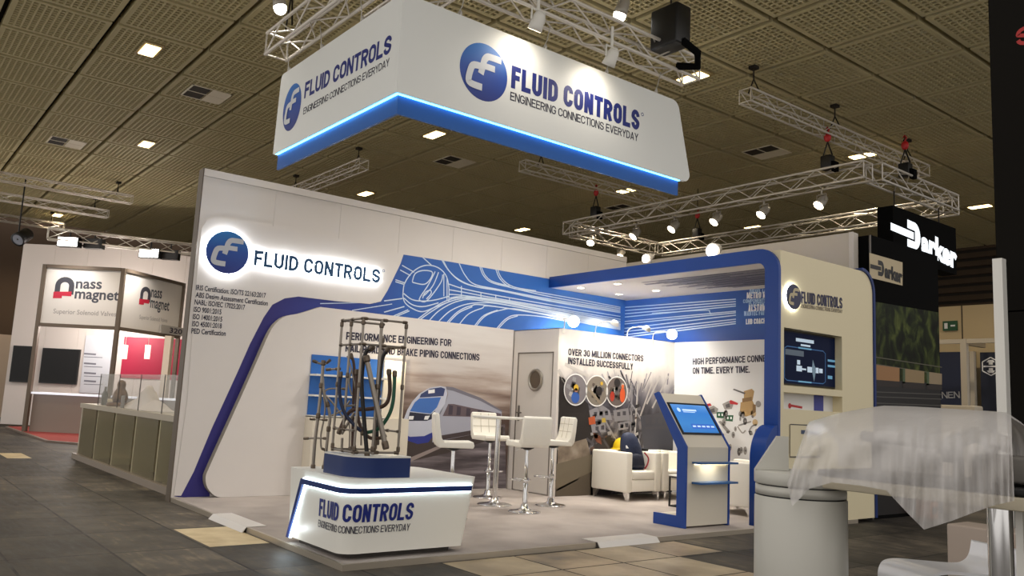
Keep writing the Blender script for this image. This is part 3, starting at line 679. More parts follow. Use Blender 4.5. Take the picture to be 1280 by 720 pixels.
# lit logo sign on the left wall
HALO = glow('led_back_white', (246,251,255), 13.0)
SPB = Plane((.0655,0,0),(0,1,0),(0,0,1))
t = thing('illuminated_sign', 'halo lit disc and FLUID CONTROLS lettering on the tall white wall', 'sign', LW.at((375,335)))
def gradblue(name): return grad_mat(name, 2, -.25, .25, [(0,(20,40,130)),(.6,(28,84,170)),(1,(60,150,215))], .3)
SP = Plane((.016,0,0),(0,1,0),(0,0,1)); SP2 = Plane((.07,0,0),(0,1,0),(0,0,1))
c0 = SP.uv(SP.at((284.5,315.5))); er = .275
c1 = SP2.uv(SP2.at((284.5,315.5)))
a = MB(); emblem(a, SP2, c1, er, grad_mat('emblem_blue',2,c1[1]-er,c1[1]+er,[(0,(20,38,128)),(.55,(24,78,168)),(1,(40,128,204))],.3), mat('emblem_mark',(205,208,214),.4), 1)
a.lathe([(er,-.012),(er,0)], SP2.pt(*c1,1), BLUED, 40, (1,0,0)); a.build('emblem_disc', t)
a = MB(); a.disc(Plane((.056,0,0),(0,1,0),(0,0,1)), c1, er*1.0, HALO, 0, 48); a.build('disc_backlight', t)
LB = mat('letter_face_blue',(28,78,122),.4)
word_parts('letter_backlight', t, 'FLUID CONTROLS', SP2, (316.7,331.8), (474.4,354.4), .205, HALO, -6, .25)
word_parts('lettering', t, 'FLUID CONTROLS', SP2, (316.7,331.8), (474.4,354.4), .205, LB, 1, .215)
a = MB(); k = SP2.uv(SP2.at((479.5,338.5))); a.ring(SP2, k, .012,.02, LB, 2, 16); a.build('registered_mark', t)
# certification list
t = thing('certification_list', 'seven lines of dark certification text below the lit logo', 'lettering', LW.at((260,390)))
CL = Plane((.0135,0,0),(0,1,0),(0,0,1))
for body,p0,p1 in (('IRIS Certification: ISO/TS 22163:2017',(244.6,362.2),(332,372.4)),('ABS Design Assessment Certification',(244.2,371.3),(334.5,382)),('NABL: ISO/IEC 17025:2017',(243,380.3),(306,387.2)),('ISO 9001:2015',(242,389.5),(276.5,393)),('ISO 14001:2015',(240.8,398.5),(277.5,402.2)),('ISO 45001:2018',(240,407.5),(277,410.5)),('PED Certification',(239,416.5),(282,419.8))):
    a = MB(); a.ptext(body, CL, p0, p1, .062, INK, 1, .02); a.build('text_line', t)
# back wall
BWP = Plane((0,D,0),(1,0,0),(0,0,1))
mb = MB(); mb.box((-.16,D,HF),(4.28,D+.15,3.45), WHITE); struct(mb.build('wall_back'))
bm_ = MB(); bb = grad_mat('back_band_blue', 2, 2.5, 3.3, [(0,(24,66,146)),(.5,(34,86,164)),(1,(26,72,150))], .45)
bm_.poly([BWP.pt(0.003,2.5,1),BWP.pt(4.28,2.5,1),BWP.pt(4.28,3.30,1),BWP.pt(0.003,3.30,1)], bb)
for yc,yr in zip((385,389,393,397,402.5,405.5,411,415,419,422),(374,377,380,382.5,389,391,394,399,402,404.5)):
    p0 = BWP.uv(BWP.at((772,yc))); p1 = BWP.uv(BWP.at((920,yr)))
    bm_.stroke(BWP, [(0.003,p0[1]),p1], .018, LN, 3)
k0 = BWP.uv(BWP.at((870,388.5)));
bm_.pstroke(BWP, [(815,391.5),(880,388),(887,390),(889,393)], .012, LN, 4)
LT = mat('band_text_pale',(170,200,232),.5)
for body,x,y,x1,cap,mm in (('DIESEL LOCO',937,367.5,964,.07,LT),('METRO RAIL',933.5,373.5,966,.10,PRINTW),('COMPONENTS',929,379,958,.06,LT),('ELECTRIC',936,383.5,957,.06,LT),('ALSTOM',935.5,389.5,957.5,.11,PRINTW),('WABTEC FAIVELEY',930,395,969,.075,LT),('LHB COACHES',932.5,405.5,963,.085,PRINTW)):
    bm_.pstext(body, BWP, (x,y), (min(x1,990),y-(x1-x)*.045), cap, mm, 3, .2)
tag(bm_.build('wall_mural', at=(2,D,2.9)), 'blue band mural with white speed lines across the back wall', 'mural', 'blue printed bands')
# back wall product print
pm = MB(); PBG = mat('product_print_white',(226,226,226),.5)
xb0 = 1.2
pm.poly([BWP.pt(xb0,0,1),BWP.pt(4.28,0,1),BWP.pt(4.28,2.495,1),BWP.pt(xb0,2.495,1)], PBG)
pm.pstext('HIGH PERFORMANCE CONNECTIONS', BWP, (866,456), (985,451), .107, INK, 3, .18)
pm.pstext('ON TIME. EVERY TIME.', BWP, (866,467.5), (937.5,466), .107, INK, 3, .18)
BR = mat('brass_print',(178,146,98),.5); BR2 = mat('brass_dark_print',(134,104,66),.5); SG = mat('steel_print',(150,146,142),.5); SGD = mat('steel_dark_print',(92,88,88),.5); GRN = mat('green_print',(42,92,62),.5); RDP = mat('red_print',(178,38,44),.5)
def pp(pts, m, l): pm.ppoly(BWP, pts, m, l)
pp([(926,503),(940,499),(944,508),(941,518),(932,521),(925,514)], BR, 3); pp([(930,489),(940,486),(943,489),(941,500),(930,502)], BR, 3)
pp([(941,505),(945,506),(945,515),(941,517)], BR2, 4); pp([(928,498),(940,496),(940,501),(928,503)], BR2, 4); pp([(916,487),(918,486),(932,491),(931,493)], SGD, 4)
for x,y in ((884,511),(903,505)):
    pp([(x,y),(x+8,y-4),(x+14,y),(x+12,y+6),(x+3,y+7)], SG, 3); pp([(x+4,y+1),(x+9,y-1),(x+10,y+4),(x+5,y+5)], SGD, 4)
pp([(884,505),(888,504),(890,507),(884,508)], RDP, 5); pp([(912,501),(914,500),(923,504),(922,506),(913,505)], RDP, 5)
for x,y in ((896,515),(907,519)):
    pp([(x,y),(x+10,y),(x+9,y+8),(x,y+7)], GRN, 3); pp([(x+2,y+2),(x+4,y+2),(x+4,y+5),(x+2,y+5)], PRINTW, 4); pp([(x+6,y+2),(x+8,y+2),(x+8,y+5),(x+6,y+5)], PRINTW, 4)
random.seed(3)
pp([(898,527),(901,526),(913,539),(911,542),(909,541)], SG, 3); pp([(909,538),(913,539),(911,542),(908,541)], SGD, 4)
for path in ([(923,532),(932,529),(939,527)],[(922,533),(928,541),(932,538)],[(936,540),(940,533),(946,531)],[(936,539),(941,543)]): pm.pstroke(BWP, path, .022, SG, 3); 
for k in range(26):
    x = 890+random.random()*58; y = 515+random.random()*55
    if x < 902 and y < 545: continue
    r = .018+random.random()*.022; c = BWP.uv(BWP.at((x,y))); pm.disc(BWP, c, r, SG if k%3 else SGD, 3, 10, r*(1+random.random())); pm.disc(BWP, (c[0]+r*.2,c[1]), r*.45, SGD if k%3 else SG, 4, 8)
for x,y in ((938,517),(940,528),(944,505)): 
    c = BWP.uv(BWP.at((x+4,y))); pm.disc(BWP, c, .05, mat('brass_pale_print',(206,178,134),.5) if y != 505 else SG, 3, 10)
tag(pm.build('wall_mural', at=(2.5,D,1.2)), 'white product print with fittings and valves on the back wall', 'mural')
# storeroom with door
X1, Y0s, B = 1.2, 5.096, 2.5
dx0, dx1, dz = .24, 1.1, 2.14
mb = MB(); mb.box((XP,Y0s,0),(dx0,Y0s+.05,B), WHITE); mb.box((dx1,Y0s,0),(X1,Y0s+.05,B), WHITE); mb.box((dx0,Y0s,dz),(dx1,Y0s+.05,B), WHITE)
mb.box((X1-.05,Y0s+.05,0),(X1,D,B), WHITE); mb.box((0.03,Y0s,B-.01),(X1,D,B), WHITE); mb.box((.005,Y0s+.01,0),(XP-.001,Y0s+.05,B-.01), WHITE); struct(mb.build('wall_storeroom'))
t = thing('door_1', 'white storeroom door with oval porthole and lever handle', 'door', (dx0,Y0s,0)); t['kind'] = 'structure'
DP = Plane((dx0,Y0s-.002,0),(1,0,0),(0,0,1)); DW = mat('door_white',(216,210,202),.45)
a = MB(); a.box((dx0+.02,Y0s+.004,.01),(dx1-.02,Y0s+.04,dz-.02), DW); a.build('door_leaf', t)
a = MB(); FRM = mat('door_frame_grey',(120,112,104),.5); a.box((dx0,Y0s-.006,0),(dx0+.02,Y0s+.045,dz), FRM); a.box((dx1-.02,Y0s-.006,0),(dx1,Y0s+.045,dz), FRM); a.box((dx0,Y0s-.006,dz-.02),(dx1,Y0s+.045,dz), FRM); a.build('door_frame', t)
c = DP.uv(DP.at((669.5,475))); DPf = Plane((dx0,Y0s-.004,0),(1,0,0),(0,0,1))
a = MB(); N_ = 36
for i in range(N_):
    g0,g1 = 2*PI*i/N_, 2*PI*(i+1)/N_
    pr = [(1.0,0),(.98,.018),(.86,.022),(.76,.012),(.74,0)]
    for (r0_,h0_),(r1_,h1_) in zip(pr,pr[1:]):
        f_ = lambda g,r_,h_: DPf.pt(c[0]+.17*r_*math.cos(g), c[1]+.175*r_*math.sin(g))+DPf.n*h_
        a.add([f_(g0,r0_,h0_),f_(g1,r0_,h0_),f_(g1,r1_,h1_),f_(g0,r1_,h1_)], [(0,1,2,3)], STEEL, True)
a.build('porthole_ring', t)
a = MB(); a.disc(DPf, c, .128, mat('porthole_glass',(92,80,66),.08), 1, 36, .132); a.build('porthole_glass', t)
hx = dx0+.08; hz = DP.uv(DP.at((655,516)))[1]
a = MB(); a.box((hx-.018,Y0s-.008,hz-.13),(hx+.018,Y0s+.004,hz+.11), ALUD); a.tube([(hx,Y0s-.008,hz),(hx,Y0s-.05,hz),(hx+.12,Y0s-.05,hz)], .011, ALUD, 8); a.build('door_handle', t)
# storeroom side print
SPp = Plane((X1,0,0),(0,1,0),(0,0,1)); sm = MB()
SKY = grad_mat('works_print_top', 2, .9, 2.12, [(0,(34,30,34)),(.3,(60,57,64)),(.47,(98,96,108)),(.62,(150,146,154)),(.78,(214,210,208)),(1,(236,232,228))], .5, .5, 2.4, (1,2.4,.9))
WK = ramp_mat('works_print_dark', [(0.32,(34,30,32)),(0.46,(70,66,72)),(0.56,(112,108,114)),(0.68,(156,150,150))], (1,2.2,2.0), 2.6, 7, .5, .8, (math.radians(35),0,0))
sm.poly([SPp.pt(Y0s+.05,0,1),SPp.pt(D,0,1),SPp.pt(D,B-.005,1),SPp.pt(Y0s+.05,B-.005,1)], SKY)
def sp_(pts, m, l): sm.ppoly(SPp, pts, m, l)
sp_([(699,515),(720,520),(760,516),(800,520),(850,525),(850,600),(760,618),(696,618)], WK, 2)
BK = mat('works_black',(38,32,32),.6); CN = ramp_mat('concrete_print',[(.3,(104,92,80)),(.5,(140,126,110)),(.7,(168,156,140))],nscale=4,rough=.6)
sp_([(699,470),(716,484),(735,505),(742,545),(735,560),(697,560)], BK, 3)
sp_([(697,558),(733,548),(738,570),(722,600),(696,614)], CN, 4); sp_([(695,580),(740,568),(742,588),(694,612)], mat('track_bed_print',(120,110,92),.6), 5); sp_([(694,600),(742,582),(742,620),(694,620)], mat('works_floor_print',(96,86,72),.6), 4)
sp_([(738,560),(760,545),(790,560),(790,610),(738,620)], mat('works_shadow',(50,44,46),.6), 4)
rng0 = random.Random(11)
STP = mat('works_steel',(150,148,154),.5); STD = mat('works_steel_dark',(78,76,84),.5); STL = mat('works_steel_light',(198,194,192),.5)
for p in ([(736,513),(752,506),(762,513),(765,525),(738,524)],[(766,513),(785,510),(787,525),(768,527)],[(772,529),(786,526),(785,536),(773,538)],[(738,530),(756,528),(757,540),(740,541)]):
    sp_(p, STP, 5)
for x,y in ((742,515),(749,514),(756,514),(771,515),(778,514),(775,530),(781,529),(744,533),(751,532)): sp_([(x,y),(x+4,y),(x+4,y+5),(x,y+5)], STD, 6)
for p in ([(742,500),(775,560)],[(790,480),(787,570)],[(797,480),(793,545)],[(765,470),(770,510)],[(815,478),(800,520)],[(835,470),(815,510)],[(850,470),(830,505)],[(825,470),(808,505)]): sm.pstroke(SPp, p, .035, STL if p[0][0]%2 else STP, 5, False)
for k in range(26):
    xx = 752+rng0.random()*96; yy = 462+rng0.random()*26; ll = 10+rng0.random()*26; sl = (-.55+rng0.random()*.5) if xx > 790 else (.2+rng0.random()*.5)
    sm.pstroke(SPp, [(xx,yy),(xx+ll*sl,yy+ll)], .012+.02*rng0.random(), mat('works_roof%d'%(k%3),[(120,118,130),(170,168,176),(92,90,104)][k%3],.5), 4, False)
for k in range(34):
    xx = 736+rng0.random()*60; yy = 505+rng0.random()*60; s_ = 2+rng0.random()*5
    sp_([(xx,yy),(xx+s_,yy-s_*.3),(xx+s_*.9,yy+s_*.6),(xx+s_*.1,yy+s_*.8)], mat('works_bit%d'%(k%5),[(62,60,66),(128,126,132),(168,164,166),(96,72,60),(44,40,42)][k%5],.5), 6)
for p in ([(698,462),(712,486)],[(702,472),(722,500)],[(706,455),(735,470)]): sm.pstroke(SPp, p, .05, STL, 3, False)
for p in ([(733,548),(742,556)],[(745,535),(770,575)],[(805,520),(842,520)],[(805,535),(842,534)]): sm.pstroke(SPp, p, .04, STD, 6, False)
sp_([(735,522),(743,520),(744,530),(736,531)], mat('works_orange',(196,92,50),.5), 7); sp_([(752,523),(756,522),(757,528),(752,528)], mat('works_yellow',(196,168,60),.5), 7); sp_([(740,540),(750,545),(752,556),(745,552)], mat('works_rust',(120,66,48),.5), 6)
sp_([(800,520),(845,512),(850,560),(805,566)], mat('works_machine',(74,74,84),.5), 5)
for k in range(5): sp_([(806+k*8,523),(811+k*8,522),(811+k*8,529),(806+k*8,530)], STD, 7)
sp_([(788,545),(797,540),(801,565),(790,570)], STL, 6)
rng = random.Random(5)
cols = [(70,110,170),(196,88,48),(210,180,60),(60,56,60),(150,150,154),(44,60,100),(120,96,80)]
for ci,(px,py) in enumerate(((719,487),(745.5,488.5),(770.5,489.5))):
    c = SPp.uv(SPp.at((px,py))); r = .235
    sm.disc(SPp, c, r, mat('vignette_base%d'%ci,[(128,124,130),(136,128,118),(112,102,100)][ci],.5), 7, 36)
    for k in range(16):
        an = rng.random()*2*PI; rr_ = rng.random()*r*.7; q = (c[0]+rr_*math.cos(an), c[1]+rr_*math.sin(an)); s = .02+.04*rng.random()
        col = rng.choice([(60,56,60),(150,150,154),(96,92,96),(84,74,66),(190,186,182)])
        sm.poly([SPp.pt(q[0]-s,q[1]-s*rng.random(),8),SPp.pt(q[0]+s*.8,q[1]-s,8),SPp.pt(q[0]+s,q[1]+s*.7,8),SPp.pt(q[0]-s*.6,q[1]+s,8)], mat('vig%s'%(col,),col,.5))
    if ci == 0:
        sm.disc(SPp,(c[0]+.01,c[1]+.03),.05,mat('helmet_yellow_print',(220,180,60),.5),9,16); sm.disc(SPp,(c[0]+.01,c[1]-.01),.035,mat('skin_print',(190,140,110),.5),9,14); sm.disc(SPp,(c[0],c[1]-.12),.085,mat('overall_blue_print',(50,96,180),.5),9,18)
    if ci == 1:
        sm.stroke(SPp,[(c[0]-.2,c[1]+.04),(c[0]+.1,c[1]-.2)],.05,mat('vig_rail',(150,138,120),.5),9); sm.disc(SPp,(c[0]+.1,c[1]+.12),.03,mat('helmet_yellow_print',(220,180,60),.5),9,12); sm.disc(SPp,(c[0]+.05,c[1]-.0),.07,BK,9,14)
    if ci == 2:
        sm.disc(SPp,(c[0],c[1]+.14),.07,BK,9,14); sm.disc(SPp,(c[0]+.13,c[1]-.05),.06,mat('vest_orange_print',(226,92,40),.5),9,14,.12); sm.disc(SPp,(c[0]+.13,c[1]+.09),.03,mat('helmet_orange_print',(230,110,50),.5),9,12); sm.disc(SPp,(c[0]-.1,c[1]-.08),.05,mat('vest_red_print',(190,60,40),.5),9,14,.08)
    sm.ring(SPp, c, r*.96, r*1.04, PRINTW, 10, 36)
sm.pstext('OVER 30 MILLION CONNECTORS', SPp, (710,444), (804,452), .105, INK, 3, .2)
sm.pstext('INSTALLED SUCCESSFULLY', SPp, (709.5,455), (791,462.5), .105, INK, 3, .2)
tag(sm.build('wall_mural', at=(X1,6.4,1.2)), 'busy workshop photo print with three round insets behind the armchairs', 'mural')
# arm lights on the storeroom wall
def armlight(px, label, watt, big):
    q = onX(px, X1+.42); yb = max(q.y, Y0s+.08)
    t = thing('arm_light', label, 'spotlight', (X1,yb,B), 'arm lights along the storeroom wall top')
    a = MB(); a.tube(spline([(X1+.006,yb,B-.05),(X1+.03,yb,B+.10),(X1+.2,q.y,q.z+.05),(q.x,q.y,q.z+.04)],5), .008, WHITE2, 8); a.box((X1+.000,yb-.02,B-.07),(X1+.012,yb+.02,B), WHITE2); a.build('arm', t)
    a = MB(); a.lathe([(0,-.07),(.045,-.07),(.06,-.02),(.065,0)] if big else [(0,-.05),(.05,-.05),(.075,0)], q, WHITE2, 16, (-.55,0,-.8)); a.build('lamp_head', t)
    a = MB()
    if big: a.ball(q, .085, LAMPW, 14)
    else: a.lathe([(0,.002),(.06,.002)], q, LAMPG, 16, (-.55,0,-.8), False)
    a.build('lamp_lens', t)
    if watt: lamp('arm_lamp','SPOT', q+Vector((.0,0,-.07)), watt, (1,.88,.70), t, (X1-.25,q.y,1.0), .05, 130, .8)
armlight((717,402),'flaring arm light at the front corner of the storeroom wall',34,True); armlight((768,405.5),'small arm light second along the storeroom wall top',14,False)
armlight((808,412),'small arm light third along the storeroom wall top',14,False); armlight((840,418),'flaring arm light at the back end of the storeroom wall',38,True)
# canopy: C-shaped blue frame, soffit, side panel
YC, XI, XO = 5.873, 4.28, 4.486; S, T = 3.305, 3.488
R_ = .30
def arcp(cx, cz, r, a0, a1, n=8): return [(cx+r*math.cos(math.radians(a0+(a1-a0)*i/n)), cz+r*math.sin(math.radians(a0+(a1-a0)*i/n))) for i in range(n+1)]
outer = [(0.016,T)] + arcp(XO-R_,T-R_,R_,90,0) + [(XO,0.0)]
inner = [(XI,0.0)] + arcp(XI-.12,S-.12,.12,0,90) + [(0.016,S)]
t = thing('canopy', 'blue framed canopy with pale soffit and cream right side wall', 'canopy', (XO,YC,0))
a = MB(); a.prism([(x,YC,z) for x,z in outer+inner], (0,.05,0), BLUE); a.build('front_frame', t)
SOF = mat('soffit_white',(206,200,192),.5)
a = MB(); a.box((.016,YC+.05,S),(XI,D-.002,S+.03), SOF); a.build('soffit', t)
a = MB(); 
for k in range(22):
    yy = YC+.42+k*.055; xx0 = 1.75 + .45*math.sin(k*1.3)*.6 + k*.03
    a.stroke(Plane((0,0,S-.001),(1,0,0),(0,-1,0)), [(xx0,-yy),(XI-.05,-yy)], .034 if k%3 else .05, mat('soffit_print_grey',(84,80,94),.5), 1)
    if k%2==0: a.stroke(Plane((0,0,S-.001),(1,0,0),(0,-1,0)), [(xx0+.5,-yy-.02),(xx0+1.6,-yy-.02)], .03, mat('soffit_print_dark',(52,48,66),.5), 2)
a.build('soffit_print', t)
YR = 8.17
sidez = T-.06
a = MB(); prof = [(YC+.052,0)] + [(YC+.052,T-.03)] + [(y,z) for y,z in arcp(YR-.2,T-.33,.24,90,0)] + [(YR+.04,0)]
XS = XO-.012
# side wall with a recess for the screen: outline split around the opening
q0 = onX((980,409),XS); q1 = onX((1054,490),XS); ry0, ry1, rz1, rz0 = q0.y, onX((1052.5,450),XS).y, q0.z, onX((980,481.5),XS).z
sy0 = ry0-.0; sz1 = onX((979,490),XS).z; sz0 = onX((979,511),XS).z
topz = T-.035
def side(y0_,y1_,z0_,z1_): a.box((XI+.0,y0_,z0_),(XS,y1_,z1_), BEIGE)
side(YC+.051,ry0,0,topz); side(ry0,ry1,rz1,topz); side(ry0,ry1,sz1,rz0); side(ry0,ry1,0,sz0)
a.prism([(XI,y,z) for y,z in [(ry1,0)]+[(ry1,topz)]+arcp(YR-.26,topz-.3,.3,90,0)+[(YR+.04,0)]], (XS-XI,0,0), BEIGE)
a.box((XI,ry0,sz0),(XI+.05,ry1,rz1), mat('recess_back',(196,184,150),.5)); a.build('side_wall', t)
a = MB(); o2 = [(y,z) for y,z in arcp(YR-.26,topz-.3+.0,.345,90,0)]; o1 = [(y,z) for y,z in arcp(YR-.26,topz-.3,.302,90,0)]
a.prism([(XI,y,z) for y,z in o2+[(YR+.085,0),(YR+.042,0)]+o1[::-1]], (XO-XI+.01,0,0), BLUED); a.build('rear_edge', t)
a = MB(); prof = [(YC-.002,1.22)] + spline([(YC-.03,1.215),(YC-.12,1.17),(YC-.22,1.04),(YC-.27,.88),(YC-.275,.7)],4) + [(YC-.275,0),(YC-.002,0)]
a.prism([(XI-.01,y,z) for y,z in prof], (XO-XI+.005,0,0), BLUE, True); a.build('rounded_foot', t)
DLG = glow('soffit_lamp_lens',(255,244,220),14)
for (px,py) in ((726,359.5),(772,354.5),(773.5,367.5),(820,363)):
    q = onZ((px,py),S); a = MB(); a.lathe([(.055,-.008),(.075,-.008),(.08,0)], (q.x,q.y,S), WHITE2, 18); a.lathe([(0,-.004),(.055,-.006)], (q.x,q.y,S), DLG, 18, (0,0,1), False); dl = a.build('soffit_downlight', t)
    lamp('soffit_lamp','SPOT',(q.x,q.y,S-.03), 150, (1,.93,.84), t, (q.x,q.y,0), .05, 115, .7)
# side wall sign, screen, shelf print, notice
SPl = Plane((XS+.004,0,0),(0,1,0),(0,0,1)); SPh = Plane((XS+.032,0,0),(0,1,0),(0,0,1))
t = thing('illuminated_sign', 'small halo lit disc and lettering on the cream canopy side', 'sign', SPl.at((1020,375)))
c0 = SPl.uv(SPl.at((990,370.5))); c1 = SPh.uv(SPh.at((992.3,371)))
a = MB(); a.disc(Plane((XS+.022,0,0),(0,1,0),(0,0,1)), c1, .165, HALO, 0); a.build('disc_backlight', t)
a = MB(); emblem(a, SPh, c1, .165, mat('emblem_dark',(26,34,78),.3), mat('emblem_gold',(196,184,150),.4), 1); a.lathe([(.165,-.006),(.165,0)], SPh.pt(*c1,1), BLUED, 32, (1,0,0)); a.build('emblem_disc', t)
word_parts('lettering', t, 'FLUID CONTROLS', SPl, (1001.5,378.8), (1053,386), .155, mat('sign_ink_blue',(22,26,74),.4), 1, .17)
word_parts('tagline', t, 'ENGINEERING CONNECTIONS EVERYDAY', SPl, (1001,384.5), (1053,391.5), .05, mat('tagline_brown',(120,108,90),.5), 1, .14)
XM = XI+.06
t = thing('wall_monitor', 'dark blue wall screen showing a pipe joint in the canopy side', 'monitor', (XM,(ry0+ry1)/2,rz0))
y1m = onX((1046.5,450),XM+.03).y - .02
MP = Plane((XM+.031,0,0),(0,1,0),(0,0,1))
a = MB(); a.box((XM,ry0+.01,rz0+.02),(XM+.03,y1m,rz1-.01), BLACK, .004); a.build('screen_body', t)
a = MB(); SCRB = glow('screen_navy',(8,18,44),.35); SCRB.node_tree.nodes['Principled BSDF'].inputs['Specular IOR Level'].default_value = .1; SCRL = glow('screen_cyan',(90,140,170),.6); SCRW = glow('screen_pale',(170,186,200),.7)
a.poly([MP.pt(ry0+.03,rz0+.04,0),MP.pt(y1m-.02,rz0+.04,0),MP.pt(y1m-.02,rz1-.03,0),MP.pt(ry0+.03,rz1-.03,0)], SCRB)
yw = y1m-ry0; zh = rz1-rz0
def M_(u,v): return (ry0+yw*u, rz0+zh*v)
a.stroke(MP,[M_(.30,.84),M_(.60,.84)],.045,SCRW,2); a.stroke(MP,[M_(.38,.755),M_(.54,.755)],.025,SCRW,2)
a.stroke(MP, [M_(.12,.66),M_(.16,.70),M_(.76,.70),M_(.80,.66),M_(.80,.14),M_(.76,.10),M_(.16,.10),M_(.12,.14),M_(.12,.66)], .012, glow('screen_frame_blue',(40,84,130),.5), 1)
a.stroke(MP, [M_(.34,.70),M_(.56,.70)], .02, SCRL, 2); a.stroke(MP, [M_(.34,.10),M_(.56,.10)], .02, SCRL, 2)
a.poly([MP.pt(*M_(.13,.55),2),MP.pt(*M_(.43,.55),2),MP.pt(*M_(.43,.65),2),MP.pt(*M_(.13,.65),2)], glow('screen_grey',(72,84,96),.5))
for u0,u1,v0,v1 in ((.31,.40,.28,.38),(.40,.47,.31,.34),(.49,.57,.28,.38),(.58,.62,.27,.40),(.63,.68,.28,.38),(.69,.75,.29,.37),(.32,.37,.40,.48),(.84,.97,.52,.56),(.84,.97,.42,.46),(.84,.92,.2,.26)):
    a.poly([MP.pt(*M_(u0,v0),2),MP.pt(*M_(u1,v0),2),MP.pt(*M_(u1,v1),2),MP.pt(*M_(u0,v1),2)], SCRW if u0<.8 else SCRL)
a.poly([MP.pt(*M_(.58,.52),3),MP.pt(*M_(.565,.33),3),MP.pt(*M_(.60,.12),3),MP.pt(*M_(.635,.33),3)], glow('screen_blade',(96,116,130),.6)); a.build('screen_image', t)
mb = MB(); NP = Plane((XI+.052,0,0),(0,1,0),(0,0,1))
mb.poly([NP.pt(ry0,sz0,1),NP.pt(ry1,sz0,1),NP.pt(ry1,sz1,1),NP.pt(ry0,sz1,1)], PBG)
w_ = ry1-ry0; h_ = sz1-sz0
mb.poly([NP.pt(ry0+w_*.66,sz0,2),NP.pt(ry0+w_*.83,sz0,2),NP.pt(ry0+w_*.83,sz1,2),NP.pt(ry0+w_*.66,sz1,2)], mat('print_violet_blue',(60,66,150),.5))
mb.stroke(NP, [(ry0+w_*.24,sz0+h_*.25),(ry0+w_*.46,sz0+h_*.16)], .03, RDP, 3); mb.disc(NP, (ry0+w_*.05,sz0+h_*.35), .05, SG, 3, 14); mb.disc(NP, (ry0+w_*.05,sz0+h_*.35), .025, SGD, 4, 14); mb.disc(NP,(ry0+w_*.25,sz0+h_*.22),.035,RDP,4,12)
tag(mb.build('product_print', at=(XI,(ry0+ry1)/2,sz0)), 'narrow white product strip with blue block under the wall screen', 'print')
NPf = Plane((XS+.002,0,0),(0,1,0),(0,0,1))
q0 = NPf.uv(NPf.at((987,530.5))); q1 = NPf.uv(NPf.at((1024,571)))
t = thing('framed_notice', 'thin framed cream notice low on the canopy side wall', 'notice', NPf.pt(*q0))
a = MB(); a.box((XS+.001,q0[0],q1[1]),(XS+.008,q1[0],q0[1]), BEIGE); a.build('notice_sheet', t)
a = MB(); 
for (u0,v0),(u1,v1) in (((q0[0],q0[1]),(q1[0],q0[1])),((q0[0],q1[1]),(q1[0],q1[1])),((q0[0],q0[1]),(q0[0],q1[1])),((q1[0],q0[1]),(q1[0],q1[1]))): a.stroke(Plane((XS+.008,0,0),(0,1,0),(0,0,1)), [(u0,v0),(u1,v1)], .012, INK, 1)
a.build('notice_frame', t)
a = MB(); PQ = Plane((XS+.008,0,0),(0,1,0),(0,0,1)); a.stroke(PQ, [(q0[0]+.36*(q1[0]-q0[0]),q0[1]-.09),(q1[0]-.02,q0[1]-.09)], .05, mat('notice_blue',(70,84,112),.5), 2); a.build('notice_heading', t)
# ============================================================ HANGING SIGN
sx, sy, s0, s1 = 3.591, .679, 4.347, 5.40
t = thing('hanging_sign', 'large white two sided hanging sign with blue lower rim above the booth', 'hanging sign', (sx,sy,s0))
FAB = mat('sign_fabric',(236,238,234),.55, noise=.02, nscale=1)
LF = Plane((0,sy,0),(1,0,0),(0,0,1)); RF = Plane((sx,0,0),(0,1,0),(0,0,1))
lt = [(sx-.051,s0),(sx-.051,s1),(.62,s1),(.575,s1-.01),(.55,s1-.06),(.50,s0)]
a = MB(); a.prism([(x,sy,z) for x,z in lt], (0,.05,0), FAB); a.build('left_face', t)
rt = [(sy,s0),(sy,s1),(4.80,s1)] + arcp(4.80,s1-.14,.14,80,20,5) + [(5.16,s0+.14)] + arcp(5.07,s0+.10,.10,10,-90,6)
a = MB(); a.prism([(sx,y,z) for y,z in rt], (-.05,0,0), FAB); a.build('right_face', t)
RIMB = mat('rim_blue',(8,90,172),.5)
a = MB(); a.box((.55,sy+.05,4.145),(sx-.05,sy+.0805,s0), RIMB); a.build('left_rim', t)
a = MB(); a.box((sx-.08,sy+.081,4.145),(sx-.05,5.0,s0), RIMB); a.build('right_rim', t)
LEDB = glow('led_strip_blue',(110,205,255),4.5)
a = MB(); a.box((.55,sy+.02,s0-.010),(sx-.02,sy+.046,s0-.001), LEDB); a.build('led_strip', t)
a = MB(); a.box((sx-.046,sy+.047,s0-.010),(sx-.02,5.0,s0-.001), LEDB); a.build('led_strip', t)
EMB = grad_mat('emblem_print_blue',2,4.52,5.2,[(0,(18,38,126)),(.5,(24,74,168)),(1,(40,126,208))],.4); EMW = mat('emblem_print_white',(222,226,230),.4); SIB = mat('sign_letter_blue',(18,36,122),.5)
a = MB(); c = LF.uv(LF.at((365,134))); emblem(a, LF, c, .27, EMB, EMW, 1, 1.12); a.build('emblem', t)
word_parts('lettering', t, 'FLUID CONTROLS', LF, (380,123.5), (488.5,66), .205, SIB, 1, .21)
word_parts('tagline', t, 'ENGINEERING CONNECTIONS EVERYDAY', LF, (379,143.5), (486.5,82), .085, INK, 1, .14)
a = MB(); c = RF.uv(RF.at((605,90.3))); emblem(a, RF, c, .32, EMB, EMW, 1, 1.0); a.build('emblem', t)
word_parts('lettering', t, 'FLUID CONTROLS', RF, (638.6,109.5), (799,163.6), .26, SIB, 1, .225)
a = MB(); k = RF.uv(RF.at((803,143))); a.ring(RF,k,.015,.024,SIB,1,14); a.build('registered_mark', t)
word_parts('tagline', t, 'ENGINEERING CONNECTIONS EVERYDAY', RF, (637.5,125), (797.5,177), .098, INK, 1, .14)
WIRE = mat('steel_wire',(190,186,178),.4,.6)
